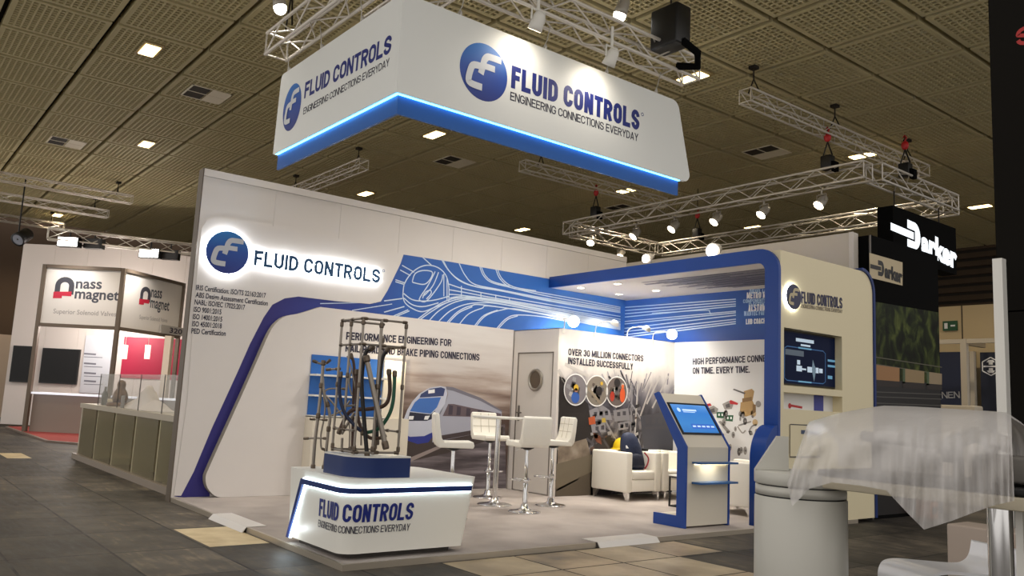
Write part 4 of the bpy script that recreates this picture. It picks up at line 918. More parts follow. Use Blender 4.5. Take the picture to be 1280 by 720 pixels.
for x in (.75,1.7,2.7,3.4):
    a = MB(); a.tube([(x-.05,sy+.02,s1-.02),(x,sy+.0,s1+.1),(x,sy-.03,SZ-.13)], .006, WIRE, 5); a.lathe([(.012,0),(.02,.03),(.012,.06)], (x,sy+.02,s1-.0), WIRE, 8); a.build('hanging_wire', t)
for y in (1.4,2.6,3.6,4.5):
    a = MB(); a.tube([(sx-.02,y-.05,s1-.02),(sx,y,s1+.1),(sx+.05,y,SZ-.13)], .006, WIRE, 5); a.lathe([(.012,0),(.02,.03),(.012,.06)], (sx-.02,y,s1), WIRE, 8); a.build('hanging_wire', t)
# ============================================================ FRONT COUNTER
CW = mat('counter_white',(242,240,230),.4)
def rr(x0,y0,x1,y1,rads,n=6):
    """rounded rectangle outline, radii for (x0y0, x1y0, x1y1, x0y1)"""
    out = []
    for (cx,cy,sx_,sy_,a0),r in zip(((x0,y0,1,1,180),(x1,y0,-1,1,270),(x1,y1,-1,-1,0),(x0,y1,1,-1,90)),rads):
        if r <= 0: out.append((cx,cy)); continue
        for i in range(n+1):
            g = math.radians(a0+90*i/n); out.append((cx+sx_*r+r*math.cos(g), cy+sy_*r+r*math.sin(g)))
    return out
t = thing('reception_counter', 'white front counter with lit stripe and FLUID CONTROLS lettering', 'counter', (3.85,.7,0))
bot = rr(3.31,.045,4.36,1.25,(.04,.13,.05,.25)); top = rr(3.27,.03,4.41,1.33,(.04,.15,.05,.25))
n_ = len(bot); ZC = .655
a = MB(); a.add([(x,y,.05) for x,y in bot]+[(x,y,ZC) for x,y in top], [(i,(i+1)%n_,n_+(i+1)%n_,n_+i) for i in range(n_)], CW, True); a.poly([(x,y,ZC) for x,y in top], CW); a.build('body', t)
ins = rr(3.38,.12,4.27,1.17,(.03,.14,.03,.2)); a = MB(); a.prism([(x,y,.0) for x,y in ins], (0,0,.051), mat('kick_dark',(70,64,58),.6)); a.build('plinth', t)
def at_z(z, off=0.0):
    f = (z-.035)/(ZC-.035); pts = [(b[0]+(q[0]-b[0])*f, b[1]+(q[1]-b[1])*f) for b,q in zip(bot,top)]
    cx, cy = 3.82, .68; out = []
    for i,(x,y) in enumerate(pts):
        x0,y0 = pts[i-1]; x1,y1 = pts[(i+1)%n_]; dx,dy = x1-x0,y1-y0; l = math.hypot(dx,dy) or 1
        out.append((x+dy/l*off, y-dx/l*off))
    return out
i0, i1 = 6, 14   # from the end of the left front corner round the near corner to the far right corner
def band(z0,z1,off,m_,nm,xa=None,thick=.0):
    lo, hi = at_z(z0,off), at_z(z1,off); lo2, hi2 = at_z(z0,.0), at_z(z1,.0)
    idx = list(range(i0,i1+1)); L = []
    for arr,z in ((lo,z0),(hi,z1),(hi2,z1),(lo2,z0)):
        pts = [Vector((arr[k][0],arr[k][1],z)) for k in idx]
        if xa: pts[0] = Vector((xa,pts[0].y,z))
        L.append(pts)
    a = MB(); k_ = len(idx); v = [p for r_ in L for p in r_]; f = []
    for r_ in range(4):
        for j in range(k_-1): f.append((r_*k_+j, r_*k_+j+1, ((r_+1)%4)*k_+j+1, ((r_+1)%4)*k_+j))
    f += [(0,k_,2*k_,3*k_),(k_-1,4*k_-1,3*k_-1,2*k_-1)]
    a.add(v,f,m_); return a.build(nm, t)
LEDW = glow('led_strip_white',(222,244,255),5.5)
band(.535,.58,.022,BLUED,'blue_stripe',3.60); band(.582,.590,.016,LEDW,'led_strip',3.60); band(.524,.533,.016,LEDW,'led_strip',3.63)
FP = Plane((0,.06,0),(1,0,0),(0,0,1))
def fy(z): return .045-.015*(z-.035)/(ZC-.035)
a = MB(); a.prism([(3.565,fy(.58)+.0,.58),(3.62,fy(.58),.58),(3.37,fy(.04),.04),(3.325,fy(.04),.04)], (0,-.022,0), BLUED); a.build('blue_stripe', t)
a = MB(); a.prism([(3.625,fy(.53),.533),(3.642,fy(.53),.533),(3.40,fy(.04),.04),(3.375,fy(.04),.04)], (0,-.014,0), LEDW); a.build('led_strip', t)
lamp('stripe_glow','POINT',(3.45,-.06,.12),.9,(.85,.95,1),t,None,.03)
# lettering wraps the rounded near corner: map along the body outline
per = at_z(.3,.004); idx = list(range(i0,i1+1)); dist = [0.0]
for k in range(1,len(idx)): dist.append(dist[-1]+math.hypot(per[idx[k]][0]-per[idx[k-1]][0], per[idx[k]][1]-per[idx[k-1]][1]))
def wrap_text(body, sA, sB, z, cap, m_, wt, nm, only=None):
    if only is None:
        for k in range(len(body.split())): wrap_text(body, sA, sB, z, cap, m_, wt, nm, k)
        return
    vs, fs = stroke_text(body, (sB-sA)/cap, wt, only); out = []
    for x,y,_z in vs:
        s_ = sA+x*cap; zz = z+y*cap; pe = at_z(zz,.004+_z)
        k = max(j for j in range(len(dist)) if dist[j] <= max(s_,0)+1e-9); k = min(k,len(dist)-2)
        f = (s_-dist[k])/(dist[k+1]-dist[k]); p,q = pe[idx[k]],pe[idx[k+1]]
        out.append((p[0]+(q[0]-p[0])*f, p[1]+(q[1]-p[1])*f, zz))
    a = MB(); a.add(out, fs, m_); a.build(nm, t)
def s_of(px):
    x = onY(px,.035).x
    if x < 4.23: return x-per[i0][0]
    return dist[-1]-(per[idx[-1]][1]-onX(px,4.385).y)
sF = s_of((398,650)); sS = s_of((515,650))
wrap_text('FLUID CONTROLS', sF, sS, .305, .145, SIB, .18, 'lettering')
wrap_text('ENGINEERING CONNECTIONS EVERYDAY', sF, sS-.01, .215, .058, INK, .12, 'tagline')
# plinth for the pipe display
PZ0 = ZC+.001; pa = onZ((408,593),PZ0); pc = onZ((505,596.5),PZ0)
px0, py0_, px1, py1_ = 3.79, .10, 4.365, .655
pl = rr(px0,py0_,px1,py1_,(.03,.24,.03,.1),10); PZ1 = .832
a = MB(); a.prism([(x,y,PZ0) for x,y in pl], (0,0,PZ1-PZ0-.012), mat('plinth_blue',(12,42,100),.4), True); tp_ = thing('display_plinth', 'dark blue rounded plinth with white top on the front counter', 'plinth', (3.95,.5,PZ0)); a.build('plinth_body', tp_)
a = MB(); a.prism([(x,y,PZ1-.012) for x,y in pl], (0,0,.012), WHITE2); a.build('plinth_top', tp_)
# pipe display
PIP = mat('pipe_nickel',(146,138,128),.3,.85); FIT = mat('fitting_bronze',(106,94,82),.35,.8); HBK = mat('hose_black',(30,28,28),.5); HBR = mat('hose_brown',(74,50,38),.45); HGN = mat('hose_green',(20,82,58),.5); HNB = mat('hose_navy',(28,38,66),.5)
def kp(x,y): return (380+x/4.236, 430+y/4.236)
rig = thing('pipe_display', 'tall cage of nickel brake pipes and hanging hoses on the blue plinth', 'pipe display', (3.95,.5,PZ1))
pA = onZ((415,565.5),PZ1); pB = onZ((442,570),PZ1); pC = onZ((497,570.5),PZ1); pD = pA+(pC-pB)
for p_ in (pA,pB,pC,pD): p_.z += .013
hR = 1.15
def joint(a, p, d=(0,0,1), r=.021, l=.05): 
    p = Vector(p); d = Vector(d).normalized(); a.lathe([(.01,-l/2),(r*.8,-l/2),(r,-l*.3),(r,l*.3),(r*.8,l/2),(.01,l/2)], p, FIT, 8, d, False)
def pipe(p, q, r=.012, nm='frame_pipe'):
    a = MB(); a.tube([p,q], r, PIP, 10); o = a.build(nm, rig)
    p,q = Vector(p),Vector(q); d = q-p
    for f in (.04,.5,.96): a = MB(); joint(a, p+d*f, d, r*1.5, .045); a.build('pipe_fitting', o)
    return o
for p in (pA,pB,pC,pD): pipe(p, p+Vector((0,0,hR if p is not pD else hR*.9)), .011)
def lerp(p,q,f): return p+(q-p)*f
def lev(p,f): return p+Vector((0,0,hR*f))
for f,prs in ((.99,((pA,pB),(pB,pC),(pA,pD))),(.80,((pA,pB),(pC,pD),(pB,pC))),(.17,((pA,pB),(pC,pD),)),(.015,((pB,pC),(pA,pD),(pA,pB)))):
    for p,q in prs: pipe(lev(p,f), lev(q,f), .0098)
mid = lerp(pB,pC,.42); pipe(mid, lev(mid,.99), .014); m2 = lerp(pA,pB,.45); pipe(lev(m2,.15), lev(m2,.99), .011)
m3 = lerp(pA,pD,.5); pipe(m3, lev(m3,.8), .011)
RPl = Plane(lerp(pA,pC,.5), (math.cos(YAW),math.sin(YAW),0), (0,0,1))
def hose(pts, r, m_, nm, off=0.0):
    w = [RPl.at(kp(*p)) + RPl.n*off for p in pts]; a = MB(); a.tube(spline([tuple(p) for p in w],6), r, m_, 10); o = a.build(nm, rig)
    for p,q in ((w[0],w[1]),(w[-1],w[-2])): a = MB(); joint(a, p, q-p, r*1.35, .055); a.build('hose_fitting', o)
    return o
hose([(205,165),(200,260),(225,360),(290,440),(330,468)], .015, HNB, 'hose', .10)
hose([(330,468),(400,450),(455,385),(482,300),(490,160)], .016, HGN, 'hose', .12)
hose([(455,150),(458,260),(430,325),(340,345),(265,348),(225,390),(195,460)], .017, HBR, 'hose', .05)
hose([(375,28),(340,60),(322,200),(335,400),(350,580)], .018, HBK, 'hose', .16)
hose([(440,25),(410,75),(395,180),(382,330),(380,520)], .017, HBK, 'hose', -.06)
hose([(280,150),(280,330),(300,440),(345,495),(405,498),(420,490)], .015, HBR, 'hose', .0)
hose([(235,60),(250,120),(245,330),(240,560)], .013, HBR, 'hose', -.14)
a = MB(); w = [RPl.at(kp(352,85))+RPl.n*.2, RPl.at(kp(448,530))+RPl.n*.2]; a.tube(w, .022, PIP, 12); o = a.build('braided_tube', rig); a = MB(); joint(a,w[0],w[1]-w[0],.03,.06); a.build('hose_fitting', o); a = MB(); joint(a,w[1],w[1]-w[0],.03,.07); a.build('hose_fitting', o)
for pts,r in (([(215,60),(235,120),(260,240)],.007),([(190,330),(250,325),(262,320)],.009),([(185,480),(240,385),(255,365)],.013),([(130,380),(190,350),(230,300)],.009),([(240,130),(225,200),(240,270)],.008),([(290,540),(290,420)],.009),([(185,560),(188,500)],.012)):
    w = [RPl.at(kp(*p))-RPl.n*.12 for p in pts]; a = MB(); a.tube(spline([tuple(p) for p in w],4), r, PIP, 8); a.build('bent_tube', rig)
# left stand of bent tubes directly on the counter top
s2 = thing('bent_pipe_stand', 'slim stand of bent thin pipes on the counter left of the plinth', 'pipe display', (3.42,.35,ZC))
b0 = Vector((3.47,.22,ZC)); RP2 = Plane(b0, (math.cos(YAW),math.sin(YAW),0), (0,0,1))
def tube2(pts, r, nm, joints=()):
    w = [RP2.at(kp(*p)) for p in pts]
    for q in w: q.z = max(q.z, ZC+.002)
    a = MB(); a.tube(spline([tuple(p) for p in w],5) if len(w)>2 else w, r, PIP, 10); o = a.build(nm, s2)
    for i in joints: a = MB(); joint(a, w[i], (w[min(i+1,len(w)-1)]-w[max(i-1,0)]), r*1.5, .05); a.build('pipe_fitting', o)
tube2([(48,652),(58,520),(75,380),(92,220),(102,100)], .015, 'upright_pipe', (0,2,3,4)); tube2([(105,655),(118,560),(130,450),(138,390),(125,320),(104,250),(98,180)], .014, 'bent_tube', (0,2,4))
tube2([(108,560),(92,550),(90,480),(105,400),(112,330),(105,270),(125,240),(175,236),(215,238)], .008, 'bent_tube', (0,8)); tube2([(104,262),(150,310),(205,385),(240,420),(240,560)], .008, 'bent_tube', (4,))
tube2([(12,500),(60,498),(115,500)], .009, 'cross_pipe', (0,2)); tube2([(45,398),(110,402)], .008, 'cross_pipe', (0,1)); tube2([(58,93),(85,103),(118,103),(130,92)], .010, 'cross_pipe', (0,3)); tube2([(130,135),(180,132)], .010, 'cross_pipe', (0,1))
# ============================================================ BAR TABLE AND STOOLS
tb = onZ((618,631),0); TZ = 1.15
t = thing('bar_table', 'round white bar table on a chrome column among the stools', 'table', (tb.x,tb.y,0))
a = MB(); a.lathe([(0,TZ-.03),(.33,TZ-.03),(.35,TZ-.022),(.35,TZ-.004),(.345,TZ),(0,TZ)], (tb.x,tb.y,0), WHITE2, 40); a.build('table_top', t)
a = MB(); a.lathe([(.035,.04),(.035,TZ-.03)], (tb.x,tb.y,0), CHROME, 20); a.build('column', t)
a = MB(); a.lathe([(0,.0),(.23,.0),(.232,.008),(.21,.018),(.10,.032),(.05,.05),(.045,.09),(.035,.09)], (tb.x,tb.y,0), CHROME, 36); a.build('base', t)
def stool(label):
    r = thing('bar_stool', label, 'bar stool', (0,0,0), 'cream bar stools around the bar table')
    SH = .80
    # seat and back: one L-shaped pad swept across the width, facing +x
    def pad(prof, nm, wid=.40):
        bm = bmesh.new(); n = len(prof); cols = [-1,-.96,-.5,-.02,.02,.5,.96,1]; v = []
        for c_ in cols:
            k = .86 if abs(c_) == 1 else 1.0
            cx = sum(p[0] for p in prof)/n; cz = sum(p[1] for p in prof)/n
            v.append([bm.verts.new((cx+(p[0]-cx)*(.97 if k<1 else 1), c_*wid/2*1.0, cz+(p[1]-cz)*(.9 if k<1 else 1))) for p in prof])
        for i in range(len(cols)-1):
            for j in range(n): bm.faces.new((v[i][j],v[i][(j+1)%n],v[i+1][(j+1)%n],v[i+1][j]))
        bm.faces.new(v[0][::-1]); bm.faces.new(v[-1])
        bmesh.ops.recalc_face_normals(bm, faces=bm.faces[:])
        a = MB(); a.bm(bm, LEATHER, True); o = a.build(nm, r); 
        bv = o.modifiers.new('bevel','BEVEL'); bv.width = .012; bv.segments = 3; bv.limit_method='ANGLE'; bv.angle_limit = math.radians(40)
        return o
    st = pad([(-.19,SH),(.20,SH),(.215,SH+.03),(.20,SH+.075),(.06,SH+.07),(-.10,SH+.065),(-.12,SH+.06),(-.19,SH+.06)], 'seat')
    bk = pad([(-.125,SH+.05),(-.20,SH+.01),(-.225,SH+.05),(-.245,SH+.20),(-.255,SH+.36),(-.235,SH+.385),(-.205,SH+.375),(-.185,SH+.22),(-.16,SH+.10)], 'backrest')
    a = MB(); SEAM = mat('leather_seam',(188,180,158),.6)
    for yy in (-.065,.065): a.tube([(-.157,yy,SH+.10),(-.183,yy,SH+.22),(-.203,yy,SH+.375)], .003, SEAM, 5)
    for zz,xx in ((SH+.19,-.176),(SH+.29,-.192)): a.tube([(xx,-.19,zz),(xx,.19,zz)], .003, SEAM, 5)
    a.build('stitching', bk)
    a = MB(); a.lathe([(.03,.09),(.03,.42),(.022,.42),(.022,SH-.03)], (0,0,0), CHROME, 18); a.build('column', r)
    a = MB(); a.lathe([(.035,SH-.04),(.09,SH-.012),(.09,SH)], (0,0,0), BLACK, 16); a.build('seat_mount', r)
    a = MB(); a.lathe([(0,0),(.205,0),(.207,.008),(.19,.018),(.10,.03),(.05,.05),(.04,.10),(.03,.10)], (0,0,0), CHROME, 36); a.build('base', r)
    a = MB(); a.lathe([(.03,.36),(.036,.36),(.036,.40),(.03,.40)], (0,0,0), CHROME, 16); pts = [(.03*math.cos(g)+.0, .0, .38) for g in (0,)]
    fr = [(0.03,.05,.38),(.10,.12,.38),(.20,.11,.38),(.235,0,.38),(.20,-.11,.38),(.10,-.12,.38),(.03,-.05,.38)]
    a.tube(spline(fr,5), .010, CHROME, 8); a.build('footrest', r)
    a = MB(); a.tube(spline([(0,.04,SH-.02),(0,.12,SH-.03),(.0,.17,SH-.06)],4), .006, CHROME, 6); a.build('lever', r)
    return r
def children(o): return [c for c in bpy.data.objects if c.parent == o]
def dup(o, parent=None):
    c = o.copy(); COL.objects.link(c)
    if parent is not None: c.parent = parent
    for ch in children(o): dup(ch, c)
    return c
ST = stool('cream bar stool with its back to us, right in front of the table')
q1_ = onZ((655.5,640),0); ST.location = q1_; ST.rotation_euler.z = math.radians(170)
for px_,ang,lb,isseat in (((688,632),255,'cream bar stool in front of the storeroom door edge, farthest right',0),((609,622),-8,'cream bar stool behind the table, tufted back seen from the front',0),((567,559),62,'cream bar stool seen sideways in front of the train print, leftmost',1)):
    c = dup(ST); q = onZ(px_,.80) if isseat else onZ(px_,0); c.location = (q.x,q.y,0); c.rotation_euler.z = math.radians(ang); c['label'] = lb
# ============================================================ ARMCHAIRS, SIDE TABLE, BAG
def armchair(label):
    r = thing('armchair', label, 'armchair', (0,0,0), 'cream cube armchairs')
    dx, wy, h = .74, .76, .70
    a = MB(); a.box((-dx/2,-wy/2,.12),(dx/2,-wy/2+.13,h), LEATHER, .025); a.build('armrest', r)
    a = MB(); a.box((-dx/2,wy/2-.13,.12),(dx/2,wy/2,h), LEATHER, .025); a.build('armrest', r)
    a = MB(); a.box((-dx/2,-wy/2+.132,.12),(-dx/2+.15,wy/2-.132,h), LEATHER, .025); a.build('backrest', r)
    a = MB(); a.box((-dx/2+.152,-wy/2+.132,.13),(dx/2-.012,wy/2-.132,.30), LEATHER, .012); a.build('seat_base', r)
    a = MB(); a.box((-dx/2+.152,-wy/2+.134,.302),(dx/2-.005,wy/2-.134,.43), LEATHER, .035); a.build('seat_cushion', r)
    for ix in (-1,1):
        for iy in (-1,1):
            a = MB(); x,y = ix*(dx/2-.06), iy*(wy/2-.06)
            a.prism([(x-.055,y-.02,.12),(x+.055,y-.02,.12),(x+ix*.035+.012,y-.02,0.0),(x+ix*.035-.012,y-.02,0.0)], (0,.04,0), CHROME); a.build('leg', r)
    return r
nc = onZ((781,627),0); fr_ = onX((833,626),nc.x)
A1 = armchair('cream cube armchair carrying the navy backpack'); A1.location = (nc.x-.37, nc.y+.40, 0)
A2 = dup(A1); A2.location = (nc.x-.37, nc.y+1.20, 0); A2['label'] = 'cream cube armchair partly hidden behind the kiosk, right of the backpack chair'
q = onZ((925,641),0); A3 = dup(A1); A3.location = (min(q.x+.0,3.55), 6.62, 0); A3.rotation_euler.z = math.radians(180); A3['label'] = 'cream armchair back seen between the kiosk and the blue canopy foot'
q = onZ((838,633),0)
t = thing('side_table', 'small side table with black wire frame behind the kiosk', 'side table', (q.x+.2,q.y+.2,0))
a = MB(); h_=.42; x0_,y0_,x1_,y1_ = q.x-.02,q.y,q.x+.4,q.y+.42
for x,y in ((x0_,y0_),(x1_,y0_),(x0_,y1_),(x1_,y1_)): a.box((x-.01,y-.01,0),(x+.01,y+.01,h_), BLACK)
for p,q_ in (((x0_,y0_),(x1_,y0_)),((x0_,y1_),(x1_,y1_)),((x0_,y0_),(x0_,y1_)),((x1_,y0_),(x1_,y1_))):
    for z in (.01,h_-.01): a.box((min(p[0],q_[0])-.01,min(p[1],q_[1])-.01,z-.01),(max(p[0],q_[0])+.01,max(p[1],q_[1])+.01,z+.01), BLACK)
a.build('frame', t); a = MB(); a.box((x0_-.015,y0_-.015,h_),(x1_+.015,y1_+.015,h_+.018), WHITE2, .004); a.build('table_top', t)
# backpack
bx, by = nc.x-.28, nc.y+.42; BZ = .432
t = thing('backpack', 'navy backpack with red trim leaning in the first armchair', 'backpack', (bx,by,BZ))
PACK = mat('navy_nylon',(34,44,72),.7,bump=.3,nscale=25); PACK2 = mat('dark_navy_nylon',(22,28,48),.7,bump=.3,nscale=25)
def blob(prof, c, lean, m_, n=18, p=2.6):
    """stack of superellipse sections: (z, rx, ry)"""
    a = MB(); v = []; f = []
    for z,rx,ry in prof:
        for j in range(n):
            g = 2*PI*j/n; cs,sn = math.cos(g),math.sin(g)
            v.append((c[0]+lean[0]*z+rx*math.copysign(abs(cs)**(2/p),cs), c[1]+lean[1]*z+ry*math.copysign(abs(sn)**(2/p),sn), c[2]+z))
    for i in range(len(prof)-1):
        for j in range(n): f.append((i*n+j,i*n+(j+1)%n,(i+1)*n+(j+1)%n,(i+1)*n+j))
    f.append(list(range(n))[::-1]); f.append([len(v)-n+j for j in range(n)])
    return a.add(v,f,m_,True)
blob([(0,.10,.15),(.03,.12,.175),(.16,.13,.19),(.33,.115,.18),(.46,.09,.15),(.53,.05,.10),(.55,.01,.02)], (bx,by+.06,BZ), (-.08,-.20), PACK).build('bag_body', t)
blob([(0,.04,.12),(.03,.055,.14),(.12,.055,.14),(.18,.04,.12),(.20,.01,.05)], (bx+.11,by+.02,BZ+.04), (-.1,-.15), PACK2).build('front_pocket', t)
a = MB(); a.tube(spline([(bx+.14,by+.12,BZ+.26),(bx+.18,by+.17,BZ+.18),(bx+.17,by+.16,BZ+.08),(bx+.13,by+.15,BZ+.02)],5), .012, mat('red_strap',(170,52,60),.6), 6); a.build('strap', t)
a = MB(); a.tube(spline([(bx-.08,by-.10,BZ+.42),(bx-.08,by-.08,BZ+.50),(bx-.07,by-.02,BZ+.50),(bx-.06,by+.0,BZ+.42)],5), .010, PACK2, 6); a.build('grab_handle', t)
a = MB(); a.obox((bx+.055,by-.13,BZ+.335), ((.3,1,.0),(-.35,.1,1),(1,-.3,.35)), (.05,.022,.004), PRINTW); a.build('name_patch', t)
# yellow helmet behind the bag on the back of the armchair
hc = (nc.x-.66, nc.y+.60, .702)
t = thing('safety_helmet', 'yellow safety helmet on the armchair back behind the backpack', 'helmet', hc)
YEL = mat('helmet_yellow',(226,192,28),.35)
a = MB(); a.lathe([(.145,0),(.15,.02),(.14,.08),(.11,.14),(.06,.175),(0,.185)], hc, YEL, 24); a.build('helmet_shell', t)
a = MB(); a.lathe([(.14,.005),(.18,.0),(.182,.008),(.145,.02)], hc, YEL, 24); a.build('brim', t)
a = MB(); hc2 = (nc.x-.32, nc.y+.73, .703); a.box((hc2[0]-.06,hc2[1]-.045,hc2[2]),(hc2[0]+.06,hc2[1]+.045,hc2[2]+.04), BLACK, .015); tag(a.build('black_case', at=hc2), 'small black case lying on the armrest right of the backpack', 'case')
# ============================================================ KIOSK
KY0, KY1 = 4.5, 5.33
t = thing('kiosk', 'blue sided info kiosk with slanted touch screen and two small shelves', 'kiosk', (4.05,4.9,0))
prof = [(3.70,0),(4.18,0),(4.18,.93),(3.73,1.56),(3.66,1.535),(4.045,.90),(4.05,.13),(3.70,.13)]
for y0_,y1_ in ((KY0,KY0+.03),(KY1-.03,KY1)):
    a = MB(); a.prism([(x,y0_,z) for x,z in prof], (0,y1_-y0_,0), BLUE); a.build('side_panel', t, bevel=.004)
CRM = mat('kiosk_cream',(216,208,190),.4)
a = MB(); ip = [(4.06,.02),(4.172,.02),(4.172,.925),(3.735,1.545),(3.675,1.525),(4.055,.895)]
a.prism([(x,KY0+.031,z) for x,z in ip], (0,KY1-KY0-.062,0), CRM); a.build('body', t)
a = MB(); a.box((3.71,KY0+.031,.005),(4.058,KY1-.031,.12), CRM); a.build('foot', t)
d_ = Vector((3.735-4.172,0,1.545-.925)); L_ = d_.length; KP = Plane((4.172,KY0,.925),(0,1,0),d_)
qs = [KP.uv(KP.at(p)) for p in ((836,506),(880,507.5),(898,541.5),(852.5,541.5))]
u0_ = (qs[0][0]+qs[3][0])/2; u1_ = (qs[1][0]+qs[2][0])/2; v1_ = (qs[0][1]+qs[1][1])/2; v0_ = (qs[2][1]+qs[3][1])/2
u0_ = max(u0_,.09); u1_ = min(u1_,.77)
a = MB(); 
c_ = KP.pt((u0_+u1_)/2,(v0_+v1_)/2); a.obox(c_+KP.n*.004, (KP.u,KP.v,KP.n), ((u1_-u0_)/2+.03,(v1_-v0_)/2+.025,.008), BLACK); scr = a.build('screen_frame', t)
SKB = grad_mat('kiosk_screen',2,.95,1.5,[(0,(30,90,170)),(.45,(60,130,200)),(.7,(50,120,200)),(1,(110,160,215))],.3,.25,3)
KN = SKB.node_tree; KN.links.new([n for n in KN.nodes if n.type=='VALTORGB'][0].outputs[0], KN.nodes['Principled BSDF'].inputs['Emission Color']); KN.nodes['Principled BSDF'].inputs['Emission Strength'].default_value = .55
KS = Plane(KP.pt(0,0)+KP.n*.0125,KP.u,KP.v)
a = MB(); a.poly([KS.pt(u0_,v0_),KS.pt(u1_,v0_),KS.pt(u1_,v1_),KS.pt(u0_,v1_)], SKB); SL = glow('screen_label_pale',(190,215,240),.7); wv = u1_-u0_; hv = v1_-v0_
a.disc(KS,(u0_+wv*.17,v0_+hv*.80),.03,SL,1,16); a.stroke(KS,[(u0_+wv*.27,v0_+hv*.80),(u0_+wv*.66,v0_+hv*.80)],.025,SL,1); a.stroke(KS,[(u0_+wv*.27,v0_+hv*.73),(u0_+wv*.6,v0_+hv*.73)],.01,SL,1)
a.stroke(KS,[(u0_+wv*.30,v0_+hv*.22),(u0_+wv*.95,v0_+hv*.22)],.07,glow('screen_bar_blue',(50,100,190),.6),1)
for k in range(5): a.stroke(KS,[(u0_+wv*(.33+k*.13),v0_+hv*.22),(u0_+wv*(.42+k*.13),v0_+hv*.22)],.022,SL,2)
a.build('screen_image', scr)
for zc in (.735,.505):
    a = MB(); a.box((4.173,KY0+.12,zc),(4.31,KY1-.01,zc+.022), mat('shelf_blue',(40,92,150),.35)); s_ = a.build('shelf', t)
    if zc > .6: 
        a = MB(); a.box((4.176,KY0+.16,zc-.012),(4.20,KY1-.06,zc-.001), glow('shelf_light_strip',(255,240,200),3.0)); a.build('shelf_light', s_)
lamp('shelf_lamp','AREA',(4.24,(KY0+KY1)/2,.725),1.2,(1,.92,.74),t,(4.16,(KY0+KY1)/2,.4),.3)
# ============================================================ WALL AND BOOTH BEHIND
mb = MB(); mb.box((-.6,8.25,HF),(4.16,8.4,4.12), GREYW); mb.box((4.10,8.24,HF),(4.17,8.25,4.125), WHITE)
tag(mb.build('partition_wall', at=(2,8.3,HF)), 'tall grey white partition seen above and right behind the canopy', 'partition wall')
XK = 4.35; KPl = Plane((XK,0,0),(0,1,0),(0,0,1))
t = thing('exhibit_wall', 'tall black exhibit wall with railway photo and cream name plate', 'exhibit wall', (XK,9,HF))
a = MB(); a.box((XK-.2,8.42,HF),(XK,10.55,4.08), BLACKM); a.box((XK-.02,8.40,HF),(XK+.002,8.42,4.08), ALUD); a.build('wall_panel', t)
FOR = ramp_mat('forest_print',[(.35,(12,15,8)),(.48,(30,38,18)),(.58,(62,72,34)),(.72,(96,104,52))], (1,1.4,1), 3.2, 9, .45, .6)
FOR.node_tree.nodes['Principled BSDF'].inputs['Specular IOR Level'].default_value = .15
a = MB(); y0_,y1_ = 8.43,10.54
a.poly([KPl.pt(y0_,.0,1),KPl.pt(y1_,.0,1),KPl.pt(y1_,KPl.uv(KPl.at((1175,391)))[1],1),KPl.pt(y0_,KPl.uv(KPl.at((1074,373)))[1],1)], FOR)
TRK = mat('track_dark_print',(22,20,20),.45); a.poly([KPl.pt(y0_,.0,2),KPl.pt(y1_,.0,2),KPl.pt(y1_,KPl.uv(KPl.at((1175,479)))[1],2),KPl.pt(y0_,KPl.uv(KPl.at((1074,472)))[1],2)], TRK)
def kk(x,y): return KPl.uv(KPl.at((x,y)))
for p0,p1 in (((1072,452),(1177,468)),((1072,443),(1177,459))): a.stroke(KPl,[kk(*p0),kk(*p1)],.014,mat('catenary_print',(92,88,72),.5),3)
for x0_,x1_,c in ((1072,1086,(168,146,110)),(1092,1124,(160,118,76)),(1128,1155,(150,128,92)),(1158,1177,(152,134,106))):
    nm = 'wagon_print%d'%x0_; f = lambda x: (x-1072)*.135
    a.ppoly(KPl,[(x0_,453+f(x0_)),(x1_,453+f(x1_)),(x1_,474+f(x1_)*.55),(x0_,474+f(x0_)*.55)],mat(nm,c,.5),4)
    a.ppoly(KPl,[(x0_,453+f(x0_)),(x0_+3,453.5+f(x0_)),(x0_+3,475+f(x0_)*.55),(x0_,475+f(x0_)*.55)],mat('wagon_green_print',(74,92,62),.5),5)
    a.ppoly(KPl,[(x0_,473+f(x0_)*.55),(x1_,473+f(x1_)*.55),(x1_,481+f(x1_)*.5),(x0_,481+f(x0_)*.5)],mat('bogie_print',(40,32,28),.5),5)
a.ppoly(KPl,[(1072,470),(1087,473),(1087,479),(1072,478)],mat('wagon_blue_print',(50,104,140),.5),6)
for y_ in (489,495,503,512): a.stroke(KPl,[kk(1072,y_),kk(1177,y_+4)],.012,mat('rail_print',(86,84,80),.5),3)
a.build('railway_photo', t)
PLC = mat('plate_cream',(196,180,146),.5)
def parker(mb_, P, q, m_, layer):
    """word mark: barred capital then lower case; q maps unit coords to plane coords"""
    def po(pts, l=layer): mb_.poly([P.pt(*q(x,y),l) for x,y in pts], m_)
    Dp = [(.235,.10),(.235,1.03),(.34,1.03)]+[(.34+.085*math.sin(math.radians(g)),.565+.465*math.cos(math.radians(g))) for g in range(10,171,16)]+[(.34,.10)]
    po(Dp); mb_.poly([P.pt(*q(x,y),layer+1) for x,y in ((.22,.36),(.345,.36),(.345,.74),(.22,.74))], BLACKM if m_ is not BLACK else PLC)
    po([(0,.42),(.325,.42),(.325,.67),(0,.67)], layer+2)
    vs, fs, w_, h_ = text_mesh('arker', .055, 0)
    mb_.add([P.pt(*q(.435+x*.565/w_, .13-.10*x/w_+y*.72/h_),layer+3) for x,y,z in vs], fs, m_)
def quad(P, bl, br, tl):
    a_, b_, c_ = P.uv(P.at(bl)), P.uv(P.at(br)), P.uv(P.at(tl))
    return lambda x,y: (a_[0]+(b_[0]-a_[0])*x+(c_[0]-a_[0])*y, a_[1]+(b_[1]-a_[1])*x+(c_[1]-a_[1])*y)
